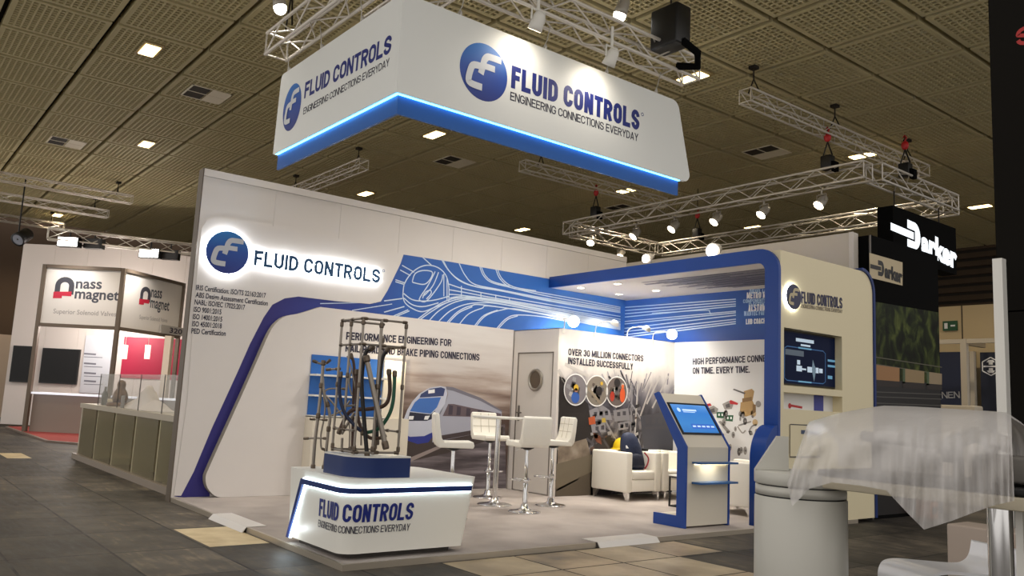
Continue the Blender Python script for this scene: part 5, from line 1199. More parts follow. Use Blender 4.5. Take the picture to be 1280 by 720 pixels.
a = MB(); a.ppoly(KPl,[(1086.5,316),(1128,328),(1128,357),(1087,347)],PLC,2); a.build('name_plate', t)
a = MB(); parker(a, KPl, quad(KPl,(1087.5,344),(1127.5,354),(1087.5,323)), BLACK, 3); a.build('plate_lettering', t)
XS2 = 3.6; HS = Plane((XS2,0,0),(0,1,0),(0,0,1))
t = thing('hanging_sign', 'black hanging box sign with glowing white lettering at the right', 'hanging sign', (XS2,11.8,4.2))
a = MB(); a.box((XS2-.28,10.57,4.16),(XS2,12.98,5.06), BLACKM); a.build('sign_box', t)
a = MB(); parker(a, HS, quad(HS,(1113,303),(1196,336.5),(1113,266)), glow('sign_white_glow',(232,240,246),1.15), 3); a.build('lettering', t)
for y in (10.9,12.6):
    a = MB(); a.tube([(XS2-.14,y,5.06),(XS2-.14,y,RZ-.14)], .012, HANG, 6); a.build('hanging_wire', t)
q = KPl.at((1134,643)); a = MB(); a.box((4.40,9.55,HF),(4.62,9.80,HF+.24), mat('orange_wood',(150,92,44),.6)); a.box((4.62,9.6,HF+.06),(4.63,9.75,HF+.16), BLACKM)
tag(a.build('wooden_block', at=(4.5,9.7,HF)), 'small orange wooden block on the floor by the black exhibit wall', 'wooden block')
# ============================================================ FAR RIGHT BACKGROUND
YB = 18.0; BP = Plane((0,YB,0),(1,0,0),(0,0,1))
mb = MB(); mb.box((-.6,YB,HF),(3.6,YB+.1,4.26), mat('sand_partition',(206,184,142),.6)); mb.box((1.52,YB-.012,3.2),(1.545,YB,4.26), mat('partition_joint',(70,58,44),.6))
tag(mb.build('partition_wall', at=(1,YB,HF)), 'sand coloured partition below the slatted wall at the far right', 'partition wall')
a = MB(); p = BP.uv(BP.at((1188.5,407.5))); a.box((p[0]-.17,YB-.06,p[1]-.12),(p[0]+.17,YB-.013,p[1]+.12), mat('exit_green',(30,84,50),.5)); t = thing('exit_sign','small green and white exit sign on the sand partition','exit sign',(p[0],YB-.03,p[1])); a.build('sign_body', t)
a = MB(); EP = Plane((0,YB-.061,0),(1,0,0),(0,0,1)); a.poly([EP.pt(p[0]-.13,p[1]-.07,1),EP.pt(p[0]-.05,p[1]-.07,1),EP.pt(p[0]-.05,p[1]+.07,1),EP.pt(p[0]-.13,p[1]+.07,1)],PRINTW); a.stroke(EP,[(p[0]+.02,p[1]),(p[0]+.13,p[1])],.04,PRINTW,1); a.build('pictogram', t)
NB = mat('navy_booth_panel',(26,36,66),.5); B2 = Plane((0,YB-.5,0),(1,0,0),(0,0,1))
xa = B2.uv(B2.at((1172,470)))[0]-.6; xb = B2.uv(B2.at((1219,470)))[0]; zt = B2.uv(B2.at((1190,440)))[1]
a = MB(); a.box((xa,YB-.5,HF),(xb,YB-.42,zt), NB); t = thing('booth_backdrop','navy booth backdrop with pale capital letters at the far right','backdrop',(xb-.5,YB-.46,HF)); a.build('panel_board', t)
a = MB(); a.pstext('NEN', B2, (1177.5,498), (1200,497.5), .155, mat('pale_letter',(190,192,196),.5), 1, .16); a.build('lettering', t)
xc = B2.uv(B2.at((1250,470)))[0]; a = MB(); a.box((xb+.12,YB-.5,HF),(xc+.6,YB-.42,zt-.02), mat('dark_navy_panel',(20,28,50),.5)); t = thing('booth_backdrop','navy booth backdrop with white hexagon emblem beside the dark wall','backdrop',(xc,YB-.46,HF)); a.build('panel_board', t)
c = B2.uv(B2.at((1238.5,458))); a = MB(); hx_ = [(c[0]+.21*math.sin(k*PI/3), c[1]+.21*math.cos(k*PI/3)) for k in range(7)]
for k in range(6): a.stroke(B2,[hx_[k],hx_[k+1]],.026,PRINTW,1)
a.build('emblem_outline', t); a = MB(); a.stroke(B2,[(c[0]-.16,c[1]),(c[0]+.16,c[1])],.035,PRINTW,1); a.build('emblem_bar', t)
for s_ in (1,-1):
    a = MB(); a.poly([B2.pt(c[0]-.09,c[1]+s_*.10,1),B2.pt(c[0]-.05,c[1]+s_*.15,1),B2.pt(c[0]+.05,c[1]+s_*.15,1),B2.pt(c[0]+.09,c[1]+s_*.10,1),B2.pt(c[0]+.045,c[1]+s_*.09,1),B2.pt(c[0]+.045,c[1]+s_*.04,1),B2.pt(c[0]-.045,c[1]+s_*.04,1),B2.pt(c[0]-.045,c[1]+s_*.09,1)],PRINTW); a.build('emblem_mark', t)
B3 = Plane((0,YB-1.5,0),(1,0,0),(0,0,1)); PW = mat('portal_white',(196,186,168),.5)
x0_ = B3.uv(B3.at((1203,470)))[0]; zt3 = B3.uv(B3.at((1205,424)))[1]
t = thing('portal_frame', 'white portal frame with slim posts in front of the navy panels', 'frame', (x0_,YB-1.5,HF))
a = MB(); a.box((x0_,YB-1.58,HF),(x0_+.13,YB-1.45,zt3), PW); a.build('post', t)
a = MB(); a.box((x0_-1.4,YB-1.56,zt3-.10),(x0_-.002,YB-1.47,zt3), PW); a.build('beam', t)
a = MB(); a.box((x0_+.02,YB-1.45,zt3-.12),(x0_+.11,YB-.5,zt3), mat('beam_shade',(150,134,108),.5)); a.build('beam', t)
a = MB(); a.box((x0_+.132,YB-1.56,zt3-.10),(x0_+1.5,YB-1.47,zt3), PW); a.build('beam', t)
xx = B2.uv(B2.at((1217.5,460)))[0]; zb = B2.uv(B2.at((1217,483)))[1]; a = MB(); a.box((xx-.05,YB-.62,HF),(xx+.05,YB-.505,zt), PW); tag(a.build('slim_post', at=(xx,YB-.55,HF)), 'slim white post between the two navy panels', 'post')
a = MB(); q = B3.at((1212,508)); a.box((q.x-.35,YB-2.3,HF),(q.x+.45,YB-1.9,q.z), PW, .03); tag(a.build('white_cabinet', at=(q.x,YB-2.1,HF)), 'white cabinet top just visible above the plastic sheet', 'cabinet')
# ============================================================ DARK WALL AT THE RIGHT EDGE
dp = CAM + ray((1251,500))*5.2
t = thing('dark_stand_wall', 'tall dark stand wall at the right edge with red letter', 'stand wall', (dp.x+1,dp.y,HF))
DK = mat('charcoal_panel',(24,22,19),.85); DK.node_tree.nodes['Principled BSDF'].inputs['Specular IOR Level'].default_value = .08
a = MB(); a.box((dp.x,dp.y,HF),(dp.x+3.4,dp.y+.3,2.05), DK); a.box((dp.x,dp.y,2.06),(dp.x+3.4,dp.y+.3,5.2), DK); a.build('wall_panel', t)
DPl = Plane((0,dp.y,0),(1,0,0),(0,0,1)); a = MB(); c = DPl.uv(DPl.at((1270.5,59))); a.stext('S', DPl, c[0], c[1], .11, .125, mat('red_letter',(170,34,30),.5), 1, .2); a.build('red_letter', t)
ep = CAM + ray((1251,420))*5.0; zt_ = (CAM+ray((1245,332))*5.3).z
a = MB(); a.box((ep.x-.035,ep.y,HF),(ep.x+.02,ep.y+.06,zt_), WHITE2); tag(a.build('edge_panel', at=(ep.x,ep.y,HF)), 'narrow white upright panel along the left edge of the dark wall', 'panel')
bq = CAM + ray((1184,700))*4.75
a = MB(); a.box((bq.x,bq.y,HF),(bq.x+.5,bq.y+.26,(CAM+ray((1184,655))*4.75).z), mat('taupe_laminate',(176,160,146),.5), .01); tag(a.build('low_cabinet', at=(bq.x+.25,bq.y+.13,HF)), 'low beige cabinet under the table beside the dark wall', 'cabinet')
# ============================================================ FOREGROUND TABLE
cq = CAM + ray((1000.5,590))*3.62; CX, CY, TT = cq.x, cq.y, 1.095
t = thing('counter_table', 'grey cylinder counter with long bar top in the right foreground', 'counter', (CX,CY,HF))
CYL = mat('cylinder_grey',(196,194,184),.35); RR = .192
a = MB(); a.lathe([(0,HF),(RR,HF),(RR,.985),(RR-.004,.99)], (CX,CY,0), CYL, 56); a.build('pedestal', t)
a = MB(); a.lathe([(RR-.014,.985),(RR-.014,1.055)], (CX,CY,0), BLACK, 48); a.build('shadow_gap', t)
a = MB(); a.lathe([(RR-.02,.996),(RR-.003,.996),(RR-.003,1.034),(RR-.02,1.034)], (CX,CY,0), CYL, 56); a.build('collar_ring', t)
a = MB(); a.lathe([(0,1.04),(RR-.002,1.04),(RR+.002,1.045),(RR+.002,TT-.004),(RR-.002,TT),(0,TT)], (CX,CY,0), CYL, 56); a.build('round_top', t)
xe = CX+1.75; a = MB(); a.box((CX+.03,CY-.10,1.045),(xe,CY+.42,TT-.002), mat('bar_top_cream',(206,196,172),.4), .006); a.build('bar_top', t)
lp = hit((1251,690), (0,CY+.06,0), (0,1,0)); a = MB(); a.lathe([(.042,HF),(.042,1.045)], (lp.x,CY+.06,0), CHROME, 24); a.build('chrome_leg', t)
lp2 = lp.x+.035; a = MB(); a.box((lp2+.02,CY+.05,HF),(lp2+.045,CY+.09,1.045), WHITE2); a.build('cable_duct', t)
f4 = [hit(p,(CX,CY,0),(-math.sin(YAW),math.cos(YAW),0)) for p in ((944,603),(972,545),(986,546),(986,600))]
for p in f4:
    if p.z < 1.2: p.z = TT+.001
a = MB(); a.prism(f4, (-.016,.012,0), CYL); a.build('side_fin', t)
# black tray and covered equipment under the sheet
t = thing('demo_unit', 'dark tray with grey machine parts under the plastic sheet', 'demo unit', (CX+.7,CY+.1,TT))
a = MB(); a.box((CX+.14,CY-.098,TT),(CX+.98,CY+.34,TT+.026), BLACK, .006); a.build('tray', t)
GP = mat('machine_grey',(110,106,100),.5,.2)
a = MB(); a.tube([(CX+.22,CY+.12,TT+.17),(CX+.52,CY+.12,TT+.155)], .022, GP, 12); a.tube([(CX+.28,CY+.12,TT+.035),(CX+.28,CY+.12,TT+.17)], .018, GP, 10); a.build('cross_tube', t)
a = MB(); a.tube([(CX+.55,CY+.10,TT+.14),(CX+.68,CY+.10,TT+.20),(CX+.80,CY+.12,TT+.17)], .03, GP, 12); a.tube([(CX+.62,CY+.10,TT+.035),(CX+.62,CY+.10,TT+.16)], .02, GP, 10); a.build('lever_arm', t)
a = MB(); a.box((CX+.70,CY+.02,TT+.036),(CX+.93,CY+.26,TT+.13), GP, .012); a.build('machine_body', t)
a = MB(); a.lathe([(.0,0),(.03,0),(.03,.06),(0,.06)], (CX+.60,CY+.08,TT+.09), mat('knob_dark',(40,38,36),.5), 14); a.build('knob', t)
# plastic sheet
FILM = bpy.data.materials.new('plastic_film'); FILM.use_nodes = True; nt = FILM.node_tree; b = nt.nodes['Principled BSDF']
b.inputs['Base Color'].default_value = (*lin((232,228,224)),1); b.inputs['Roughness'].default_value = .28; b.inputs['Alpha'].default_value = .58; b.inputs['Subsurface Weight'].default_value = 0
tc = nt.nodes.new('ShaderNodeTexCoord'); mp = nt.nodes.new('ShaderNodeMapping'); mp.inputs['Scale'].default_value = (1,1,.12); nz = nt.nodes.new('ShaderNodeTexNoise'); nz.inputs['Scale'].default_value = 26; nz.inputs['Detail'].default_value = 3; nz.inputs['Distortion'].default_value = .8; bp = nt.nodes.new('ShaderNodeBump'); bp.inputs['Strength'].default_value = .25; bp.inputs['Distance'].default_value = .02
nt.links.new(tc.outputs['Object'], mp.inputs[0]); nt.links.new(mp.outputs[0], nz.inputs['Vector']); nt.links.new(nz.outputs['Fac'], bp.inputs['Height']); nt.links.new(bp.outputs[0], b.inputs['Normal'])
cols = [((1009,531),(984,603)),((1012,527),(990,633)),((1030,521.5),(1012,611)),((1050,516),(1040,603)),((1080,510.5),(1075,607)),((1105,507),(1108,613)),((1140,508),(1133,640)),((1165,509.5),(1155,662)),((1190,511),(1190,651)),((1215,512.5),(1216,641)),((1240,514),(1242,632)),((1258,515.5),(1259,628)),((1264,522),(1268,626))]
fl4 = [(a_[0],a_[1],b_[0],b_[1]) for a_,b_ in cols]; fine = [tuple(p+(q_-p)*k/7 for p,q_ in zip(fl4[i],fl4[i+1])) for i in range(len(fl4)-1) for k in range(7)]+[fl4[-1]]
yF = CY-.225; yR = CY+.16; rows_f = 14; V_ = []; nc_ = len(fine)
for ci,(tx,ty,bx_,by_) in enumerate(fine):
    u = ci/(nc_-1); wav = .012*math.sin(u*46)+(.026 if u>.45 else .008)*math.sin(u*125+1)
    tp3 = onY((tx,ty), yR); bt3 = onY((bx_,by_), yF+wav*.4)
    col = []
    for k in range(rows_f+1):
        v = k/rows_f; sw = min(1, v/.42); sy_ = math.sin(sw*PI/2)
        yy = yR+(yF-yR)*sy_ + wav*v*.9 - (.012*math.sin(u*30+v*9))*(v*(1-v)*3)
        px_ = tx+(bx_-tx)*v; py_ = ty+(by_-ty)*v
        col.append(onY((px_,py_), yy))
    back = []
    zr = tp3.z
    for k in range(1,6):
        v = k/5; back.append(Vector((tp3.x, yR+.02+.24*math.sin(min(1,v*1.6)*PI/2)+wav*v, zr-(zr-TT-.015)*v**1.3)))
    V_.append(back[::-1]+col)
nr = len(V_[0]); a = MB(); a.add([p for c_ in V_ for p in c_], [(i*nr+j,(i+1)*nr+j,(i+1)*nr+j+1,i*nr+j+1) for i in range(nc_-1) for j in range(nr-1)], FILM, True)
sh = a.build('plastic_sheet', at=(CX+.6,CY+.1,TT)); tag(sh, 'crumpled translucent plastic sheet draped over the foreground counter top', 'plastic sheet')
# aluminium stool seat in front of the beige cabinet
sc_ = CAM + ray((1160,705))*4.0; t = thing('metal_stool', 'bent aluminium stool seat under the foreground counter', 'stool', (sc_.x,sc_.y,HF))
pts = [tuple(hit(p, sc_, Vector((-math.sin(YAW),math.cos(YAW),0)))) for p in ((1097,722),(1098,710),(1104,700.5),(1120,697.5),(1150,700),(1190,703),(1204,700),(1211,691),(1214,674.5))]
pr = [Vector(p) for p in spline(pts,5)]; AL = mat('polished_aluminium',(228,228,230),.3,.25)
n_ = len(pr); low = [p+Vector((0,0,-.014)) for p in pr]; ex = Vector((math.cos(YAW),math.sin(YAW),0))*.10 - Vector((-math.sin(YAW),math.cos(YAW),0))*.30
a = MB(); a.prism([*pr,*low[::-1]], ex, AL, True); o = a.build('seat_shell', t)
yS = sc_.y
a = MB(); a.lathe([(.028,HF+.02),(.028,pr[18].z-.03)], (pr[18].x+ex.x/2,pr[18].y+ex.y/2,0), CHROME, 18); a.build('column', t)
a = MB(); a.lathe([(0,HF),(.2,HF),(.2,HF+.01),(.03,HF+.03)], (pr[18].x+ex.x/2,pr[18].y+ex.y/2,0), CHROME, 30); a.build('base', t)
# ============================================================ BOOTH AT THE LEFT
r0 = Vector((math.cos(YAW),math.sin(YAW),0)); f0 = Vector((-math.sin(YAW),math.cos(YAW),0)); CG = Vector((CAM.x,CAM.y,0))
def nl(a_,d,z): return CG + r0*a_ + f0*d + Vector((0,0,z))
def npx(px,d): return hit(px, CG+f0*d, f0)
def loc_(p): q = p-CG; return q.dot(r0), q.dot(f0), p.z
def nbox(mb_, a0,a1,d0,d1,z0,z1,m_):
    v = [nl(x,y,z) for z in (z0,z1) for y in (d0,d1) for x in (a0,a1)]
    return mb_.add(v, [(0,2,3,1),(4,5,7,6),(0,1,5,4),(2,6,7,3),(0,4,6,2),(1,3,7,5)], m_)
NW = mat('left_booth_white',(226,216,208),.5)
pA_, pB_ = onZ((57,553),HF), onZ((100,556.5),HF)
la = loc_(pA_); lb_ = loc_(pB_)
t = thing('booth_platform', 'low platform with red carpet of the corner booth at the left', 'platform', nl(-11.5,22.5,HF))
a = MB(); xL = onZ((6,535),HF); pts = [pA_,pB_,pB_+f0*2.2,xL+f0*.5+Vector((0,1.2,0)),xL]; pts = [Vector((p.x,p.y,HF)) for p in pts]; a.prism(pts,(0,0,.045),mat('platform_edge_taupe',(120,104,92),.5)); a.build('platform_base', t)
a = MB(); cr_ = [p+Vector((0,0,.046))+f0*.12 for p in pts]; a.poly(cr_, mat('red_carpet',(150,58,52),.9,noise=.15,nscale=3)); a.build('red_carpet', t)
Dn = 22.0; FZ = HF+.047
# back wall and screens
Db = 25.0
t = thing('booth_back_wall', 'tall white wall behind the corner booth at the left', 'booth wall', nl(-13,Db,HF))
a = MB(); aL = loc_(npx((29.5,305),Db))[0]; zt = npx((29.5,304.5),Db).z
for k in range(6): nbox(a, aL+k*1.0+.003, aL+(k+1)*1.0-.003, Db, Db+.1, FZ, zt, NW)
a.build('wall_panel', t)
a = MB(); g0 = npx((150,470),Db-.03); g1 = npx((240,425),Db-.03); l0,l1 = loc_(g0),loc_(g1); nbox(a,l0[0],l1[0],Db-.03,Db-.001,l0[2]-.05,l1[2],mat('magenta_panel',(176,22,62),.5)); a.build('red_wall_panel', t)
a = MB(); g0 = npx((99,491),Db-.06); g1 = npx((147,421),Db-.06); l0,l1 = loc_(g0),loc_(g1); nbox(a,l0[0],l1[0],Db-.06,Db-.031,l0[2],l1[2],mat('pale_info_panel',(206,208,214),.5)); NPn = Plane(CG+f0*(Db-.062),r0,(0,0,1))
for yy in (443,455,467,477): a.stroke(NPn,[NPn.uv(NPn.at((105,yy-1))),NPn.uv(NPn.at((120,yy)))],.05,mat('panel_text_grey',(120,120,130),.5),1); a.stroke(NPn,[NPn.uv(NPn.at((105,yy+3))),NPn.uv(NPn.at((128,yy+4)))],.02,mat('panel_text_grey',(120,120,130),.5),1)
a.build('info_panel', t)
for (p0,p1),lb in ((((11,477),(43,433)),'black wall screen left of the lit corner booth header'),(((48,478.5),(100,437)),'black wall screen seen through the corner booth opening')):
    l0,l1 = loc_(npx(p0,Db-.08)),loc_(npx(p1,Db-.08)); tt = thing('wall_monitor', lb, 'monitor', nl(l0[0],Db-.08,l0[2]))
    a = MB(); nbox(a,l0[0],l1[0],Db-.08,Db-.005,l0[2],l1[2],BLACK); a.build('screen_body', tt); a = MB(); nbox(a,l0[0]+.03,l1[0]-.03,Db-.084,Db-.081,l0[2]+.05,l1[2]-.03,mat('screen_off',(6,6,7),.6)); a.build('screen_glass', tt)
# header frame with lit panels
aL, aR = -12.49, -10.39; z0h, z1h = 2.79, 4.40; PST = mat('header_post',(112,98,84),.5,.2)
t = thing('booth_header', 'lit white header with arch emblem on brown posts of the corner booth', 'booth header', nl(aL,Dn,FZ))
HPAN = mat('header_panel_white',(236,230,224),.5)
sd = (f0*2.6 + r0*.60).normalized()
def bar(p,q,w=.05):
    a = MB(); p=Vector(p);q=Vector(q); d=(q-p); L=d.length; d.normalize(); s_ = d.cross(Vector((0,0,1))); s_ = s_.normalized() if s_.length>.1 else r0; u_ = s_.cross(d).normalized(); a.obox((p+q)/2,(d,s_,u_),(L/2,w,w),PST); return a
cL = nl(aL,Dn,0); cR = nl(aR,Dn,0); cE = cR+sd*2.66
for p,nm in ((cL,'post'),(cR,'post'),(cE,'post')): bar(p+Vector((0,0,FZ)),p+Vector((0,0,z1h))).build(nm,t)
for p,q in ((cL,cR),(cR,cE)):
    for z in (z0h,z1h-.04): d_=(q-p).normalized()*.06; bar(p+d_+Vector((0,0,z)),q-d_+Vector((0,0,z)),.045).build('rail',t)
HP1 = Plane(cL-f0*.001,r0,(0,0,1)); HP2 = Plane(cR,sd,(0,0,1)); ARD = mat('arch_grey',(70,70,78),.5); NRED = mat('foot_red',(206,44,70),.5); NTX = mat('logo_text_grey',(78,80,90),.5); STX = mat('strap_text_grey',(176,170,168),.5)
def hpanel(P, L, sc, x0n):
    a = MB(); a.prism([P.pt(.05,z0h+.04),P.pt(L-.05,z0h+.04),P.pt(L-.05,z1h-.08),P.pt(.05,z1h-.08)], -P.n*.02, HPAN); a.build('header_panel', t)
hpanel(HP1,aR-aL,1,0); hpanel(HP2,2.66,1,0)
def archlogo(P, pxs, sub):
    (al,at_,ar,ab),(n0,n1,caph),(m0,m1),(s0_,s1_,sh_) = pxs
    u0,vt = P.uv(P.at((al,at_))); u1,vb = P.uv(P.at((ar,ab))); w_ = u1-u0; th = w_*.28; h_ = vt-vb; a = MB()
    pts = [(u0+th/2,vb+h_*.2),(u0+th/2,vb+h_*.6)]+[(u0+w_/2-(w_/2-th/2)*math.cos(math.radians(g)), vb+h_*.6+(h_*.4-th/2)*math.sin(math.radians(g))) for g in range(0,181,20)]+[(u1-th/2,vb+h_*.2)]
    a.stroke(P,pts,th,ARD,2); a.build('arch_emblem', t)
    a = MB(); a.poly([P.pt(u0-w_*.04,vb,3),P.pt(u0+w_*.42,vb+h_*.02,3),P.pt(u0+w_*.42,vb+h_*.13,3),P.pt(u1-w_*.1,vb+h_*.13,3),P.pt(u1-w_*.1,vb+h_*.34,3),P.pt(u0-w_*.04,vb+h_*.3,3)],NRED); a.build('arch_foot', t)
    a = MB(); a.ptext('nass', P, n0, n1, caph, NTX, 2, .022); a.build('lettering', t); a = MB(); a.ptext('magnet', P, m0, m1, caph, NTX, 2, .022); a.build('lettering', t)
    a = MB(); a.ptext('Superior Solenoid Valves', P, s0_, s1_, sh_, STX, 2, .01); a.build('tagline', t)
archlogo(HP1, ((70.5,345.5,91,374),((94.5,360.3),(127,361),.27),((93,372.8),(148.5,375.5)),((66.5,391.5),(145,395.5),.12)), 0)
archlogo(HP2, ((176.5,357,187,383),((188.5,371),(202,373),.30),((187.5,384),(211,388.5)),((174,398.5),(209,403),.11)), 1)
a = MB(); q0 = cE-sd*.2; a.obox(Vector((q0.x,q0.y,2.95))-r0*.0+HP2.n*.06,(sd,HP2.n,(0,0,1)),(.75,.02,.12),mat('number_plate_grey',(176,172,168),.5)); tt_ = a.build('number_plate', t)
P3 = Plane(Vector((q0.x,q0.y,0))+HP2.n*.081-sd*.7,sd,(0,0,1)); a = MB(); a.text('320', P3, .35, 2.88, .6, .14, INK, 1, .02); a.build('stand_number', tt_)
# booth counter below the header
t = thing('booth_counter', 'grey front counter with white lit ledge under the corner booth header', 'counter', nl(aL,Dn,FZ))
a = MB(); nbox(a,aL+.06,aR+2.4,Dn+.1,Dn+.14,FZ,.97,mat('counter_grey',(150,138,128),.5)); a.build('front_panel', t)
a = MB(); nbox(a,aL+.06,aR+2.4,Dn-.02,Dn+.6,.971,1.02,glow('ledge_white',(236,240,250),.6)); a.build('ledge', t)
for (px,py) in ((156,440),(184.5,440)):
    q = npx((px,py),24.0); tt = thing('pendant_lamp', 'white tube pendant lamp before the red panel, '+('left one' if px<170 else 'right one'), 'pendant lamp', q, 'tube pendant lamps')
    a = MB(); a.lathe([(0,-.2),(.075,-.2),(.075,.2),(0,.2)], q, glow('pendant_white',(255,240,226),1.2), 16); a.build('lamp_tube', tt); a = MB(); a.tube([(q.x,q.y,q.z+.2),(q.x,q.y,3.6)], .008, WIRE, 5); a.build('cord', tt)
q = npx((210,440),23.6); a = MB(); l_ = loc_(q); nbox(a,l_[0]-.09,l_[0]+.09,23.5,23.7,FZ,2.75,mat('column_pale',(222,206,186),.5)); tag(a.build('booth_column', at=nl(l_[0],23.6,FZ)), 'pale slim column in front of the red panel of the left booth', 'column')
bt = (npx((60,400),23.5)); lamp('booth_light','POINT', nl(-11.6,23.6,3.0), 160, (1,.93,.88), None, None, .3)
# floods and truss over the left booth
q0 = onZ((60,292),5.12); q1 = onZ((245,313),5.12)
truss('truss above the lit header of the corner booth at the left', q0, q1, .29,.29,.5)
for (px,py),lb,on in (((87,303),'lit flood lamp over the left part of the corner booth header',1),((188,317),'lit flood lamp over the right part of the corner booth header',1),((118,305),'unlit flood lamp between the two lit floods of the corner booth',0),((213,319),'unlit flood lamp right beside the right lit flood',0)):
    d0,d1 = q0,q1; f_ = (px-60)/185; base = hit((px,py), q0, Vector((-(q1-q0).y,(q1-q0).x,0)))
    t = thing('flood_lamp', lb, 'flood lamp', base, 'flood lamps on the left truss'); a = MB()
    a.obox(base,(r0,f0,(0,0,1)),(.28 if on else .24,.10,.13), BLACK); a.build('lamp_housing', t)
    a = MB(); a.obox(base-f0*.105,(r0,f0,(0,0,1)),(.25 if on else .2,.004,.11), glow('flood_face',(255,250,240),20) if on else mat('flood_off',(44,40,38),.3)); a.build('lamp_lens', t)
    a = MB(); a.tube([base+Vector((0,0,.13)),Vector((base.x,base.y,5.22))], .02, BLACK, 6); a.build('bracket', t)
    if on: lamp('flood_light','SPOT', base-f0*.15, 300, (1,.95,.9), t, base+f0*.5-Vector((0,0,2)), .15, 120, .8)
q = onZ((22,300),5.2); t = thing('moving_head', 'black spotlight with shiny lens left of the white booth wall', 'spotlight', q)
dirn = Vector((.6,-.6,-.6)).normalized(); a = MB(); a.lathe([(0,-.5),(.18,-.45),(.2,0),(.16,0)], q, BLACK, 16, dirn); a.build('lamp_body', t)
a = MB(); a.lathe([(0,-.01),(.16,-.01)], q, mat('lens_pale',(190,196,210),.1,.5), 16, dirn, False); a.build('lamp_lens', t); a = MB(); a.tube([q,(q.x,q.y,CZ)], .02, BLACK, 6); a.build('bracket', t)
# banner at far left
BPn = Plane(CG+f0*31,r0,(0,0,1)); t = thing('hanging_banner','far banner with green and blue block at the left picture edge','banner',BPn.at((8,420)))
a = MB(); u0,v0 = BPn.uv(BPn.at((-12,437))); u1,v1 = BPn.uv(BPn.at((15,345))); a.prism([BPn.pt(u0,v0),BPn.pt(u1,v0),BPn.pt(u1,v1),BPn.pt(u0,v1)],-BPn.n*.03,mat('banner_peach',(206,180,160),.6)); a.build('banner_cloth', t)
for x0_,x1_,c_,nm in ((-12,6,(34,110,80),'green_block'),(6,15,(36,58,120),'blue_block')):
    a = MB(); a.ppoly(BPn,[(x0_,431),(x1_,431),(x1_,412),(x0_,412)],mat(nm,c_,.5),1); a.build(nm, t)
# ---------------------------------------------------------- showcase counter with glass hood
SX0, SX1, SY0, SY1, SZ1 = -6.35, -.25, .20, .78, .95
t = thing('showcase_counter', 'long showcase counter with olive glass bays and glass hood', 'showcase', (SX0,SY0,HF))
OLV = mat('showcase_frame',(186,176,158),.5,.1); INN = mat('showcase_inside',(196,186,152),.6)
a = MB(); a.box((SX0-.12,SY0-.06,HF),(SX1,SY1,.045), mat('showcase_kick',(150,138,124),.5)); a.build('plinth', t)
a = MB(); a.box((SX0,SY1-.03,.046),(SX1,SY1,SZ1-.081), INN); a.build('back_panel', t)
nb = 5; w_ = (SX1-SX0)/nb
for k in range(nb+1):
    a = MB(); x = SX0+w_*k; a.box((x-(.06 if k in (0,nb) else .018),SY0+.01,.046),(x+(.06 if k in (0,nb) else .018),SY1-.032,SZ1-.081), OLV if k in (0,nb) else INN); a.build('divider', t)
GLO = mat('olive_glass',(150,142,112),.15,alpha=.4)
for k in range(nb):
    x = SX0+w_*k; a = MB(); a.box((x+.07,SY0+.0,.05),(x+w_-.07,SY0+.008,SZ1-.085), GLO); a.build('glass_front', t)
a = MB(); a.box((SX0-.08,SY0-.02,SZ1-.08),(SX1,SY1+.02,SZ1), OLV); a.build('counter_top', t)
GL = mat('clear_glass',(226,232,230),.05,alpha=.14); hx0,hx1,hz = -5.25,-.35,1.49
a = MB(); a.box((hx0,SY0+.02,SZ1+.001),(hx1,SY0+.028,hz), GL); a.build('hood_front', t); a = MB(); a.box((hx0,SY1-.028,SZ1+.001),(hx1,SY1-.02,hz), GL); a.build('hood_back', t); a = MB(); a.box((hx0,SY0+.029,hz-.008),(hx1,SY1-.029,hz), GL); a.build('hood_top', t); a = MB(); a.box((hx0-.008,SY0+.02,SZ1+.001),(hx0-.001,SY1-.02,hz), GL); a.build('hood_side', t)
HE = mat('hood_edge',(60,56,54),.4)
for x in (hx0,-3.95,-2.7,-1.5): a = MB(); a.box((x-.012,SY0+.012,SZ1+.001),(x+.012,SY0+.019,hz), HE); a.build('hood_rail', t)
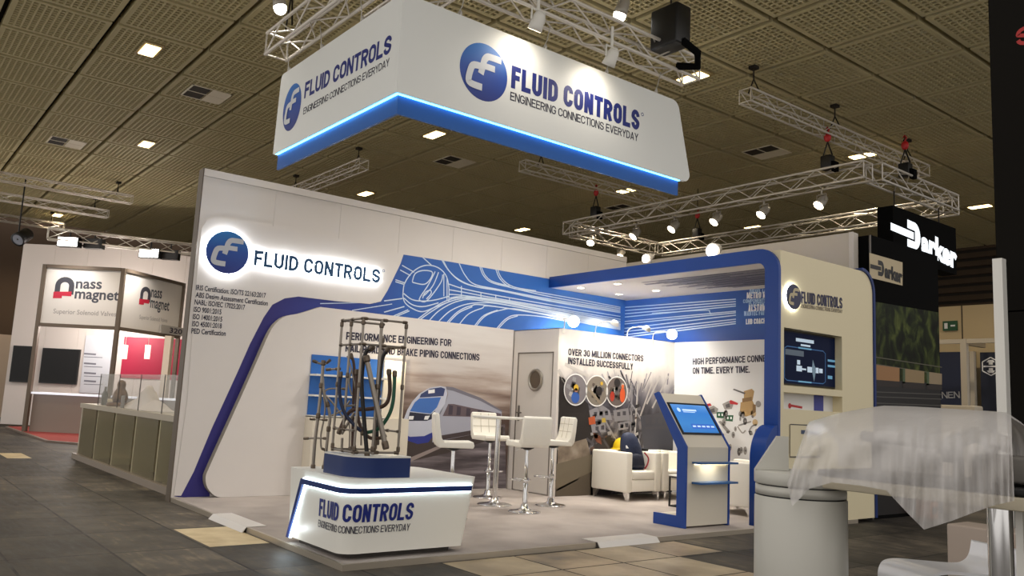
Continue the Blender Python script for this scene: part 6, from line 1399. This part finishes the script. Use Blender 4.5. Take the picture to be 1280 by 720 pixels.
# things inside the hood
q = onY((150,497),.45); cz = SZ1+.002
t = thing('bronze_figurine','brown bronze figure standing inside the glass hood','figurine',(q.x,.45,cz)); BRZ = mat('bronze_brown',(116,84,52),.4,.5,bump=.4,nscale=30)
a = MB(); a.lathe([(0,0),(.20,0),(.20,.05),(.16,.07),(0,.07)], (q.x,.45,cz), BRZ, 20); a.build('figurine_base', t)
a = MB(); rng = random.Random(2)
blob([(.07,.13,.10),(.15,.17,.12),(.24,.12,.10),(.31,.06,.06),(.36,.075,.07),(.42,.06,.06),(.45,.01,.01)], (q.x,.45,cz), (.05,0), BRZ).build('figurine_body', t)
q = onY((131,495),.35); a = MB(); a.lathe([(0,0),(.05,0),(.05,.2),(.02,.25),(.02,.32),(0,.32)], (q.x,.35,cz), mat('bottle_dark',(40,36,34),.3), 16); tag(a.build('dark_bottle', at=(q.x,.35,cz)), 'dark slim bottle at the left end inside the glass hood', 'bottle')
q = onY((160,495),.32); a = MB(); a.box((q.x-.10,.24,cz),(q.x+.08,.265,cz+.2), mat('metal_part',(150,142,132),.4,.5), .02); tag(a.build('metal_block', at=(q.x,.32,cz)), 'small grey metal block beside the bronze figure', 'metal block')
xa = onY((167,497),.5).x; xb = onY((207,497),.5).x; nx_,ny2 = 26,10; v = []; rng = random.Random(4)
for i in range(nx_+1):
    for j in range(ny2+1):
        u = i/nx_; w2 = j/ny2; e_ = min(1,4*min(u,1-u))*min(1,3*min(w2,1-w2)); hgt = (.30*math.exp(-((u-.5)/.16)**2)+.16*math.exp(-((u-.15)/.12)**2)+.14*math.exp(-((u-.85)/.12)**2))
        v.append((xa+(xb-xa)*u, .27+.44*w2, cz+.004+e_*(hgt*(1-.3*abs(w2-.5))+.05*abs(math.sin(u*23+w2*5))+.03*rng.random())))
a = MB(); a.add(v,[(i*(ny2+1)+j,(i+1)*(ny2+1)+j,(i+1)*(ny2+1)+j+1,i*(ny2+1)+j+1) for i in range(nx_) for j in range(ny2)], mat('white_cloth',(222,214,208),.8), True); tag(a.build('white_cloth', at=(xa,.5,cz)), 'crumpled white cloth heaped inside the glass hood', 'cloth')
# small boxes at the left end of the showcase
q = onY((119,497),.6); q.x = max(q.x, SX0+.55); a = MB(); a.box((q.x-.5,.50,SZ1+.001),(q.x-.02,.72,SZ1+.10), mat('carton_cream',(214,200,170),.6), .008); tag(a.build('carton_box', at=(q.x-.25,.6,SZ1)), 'low cream carton left of the glass hood on the showcase', 'box')
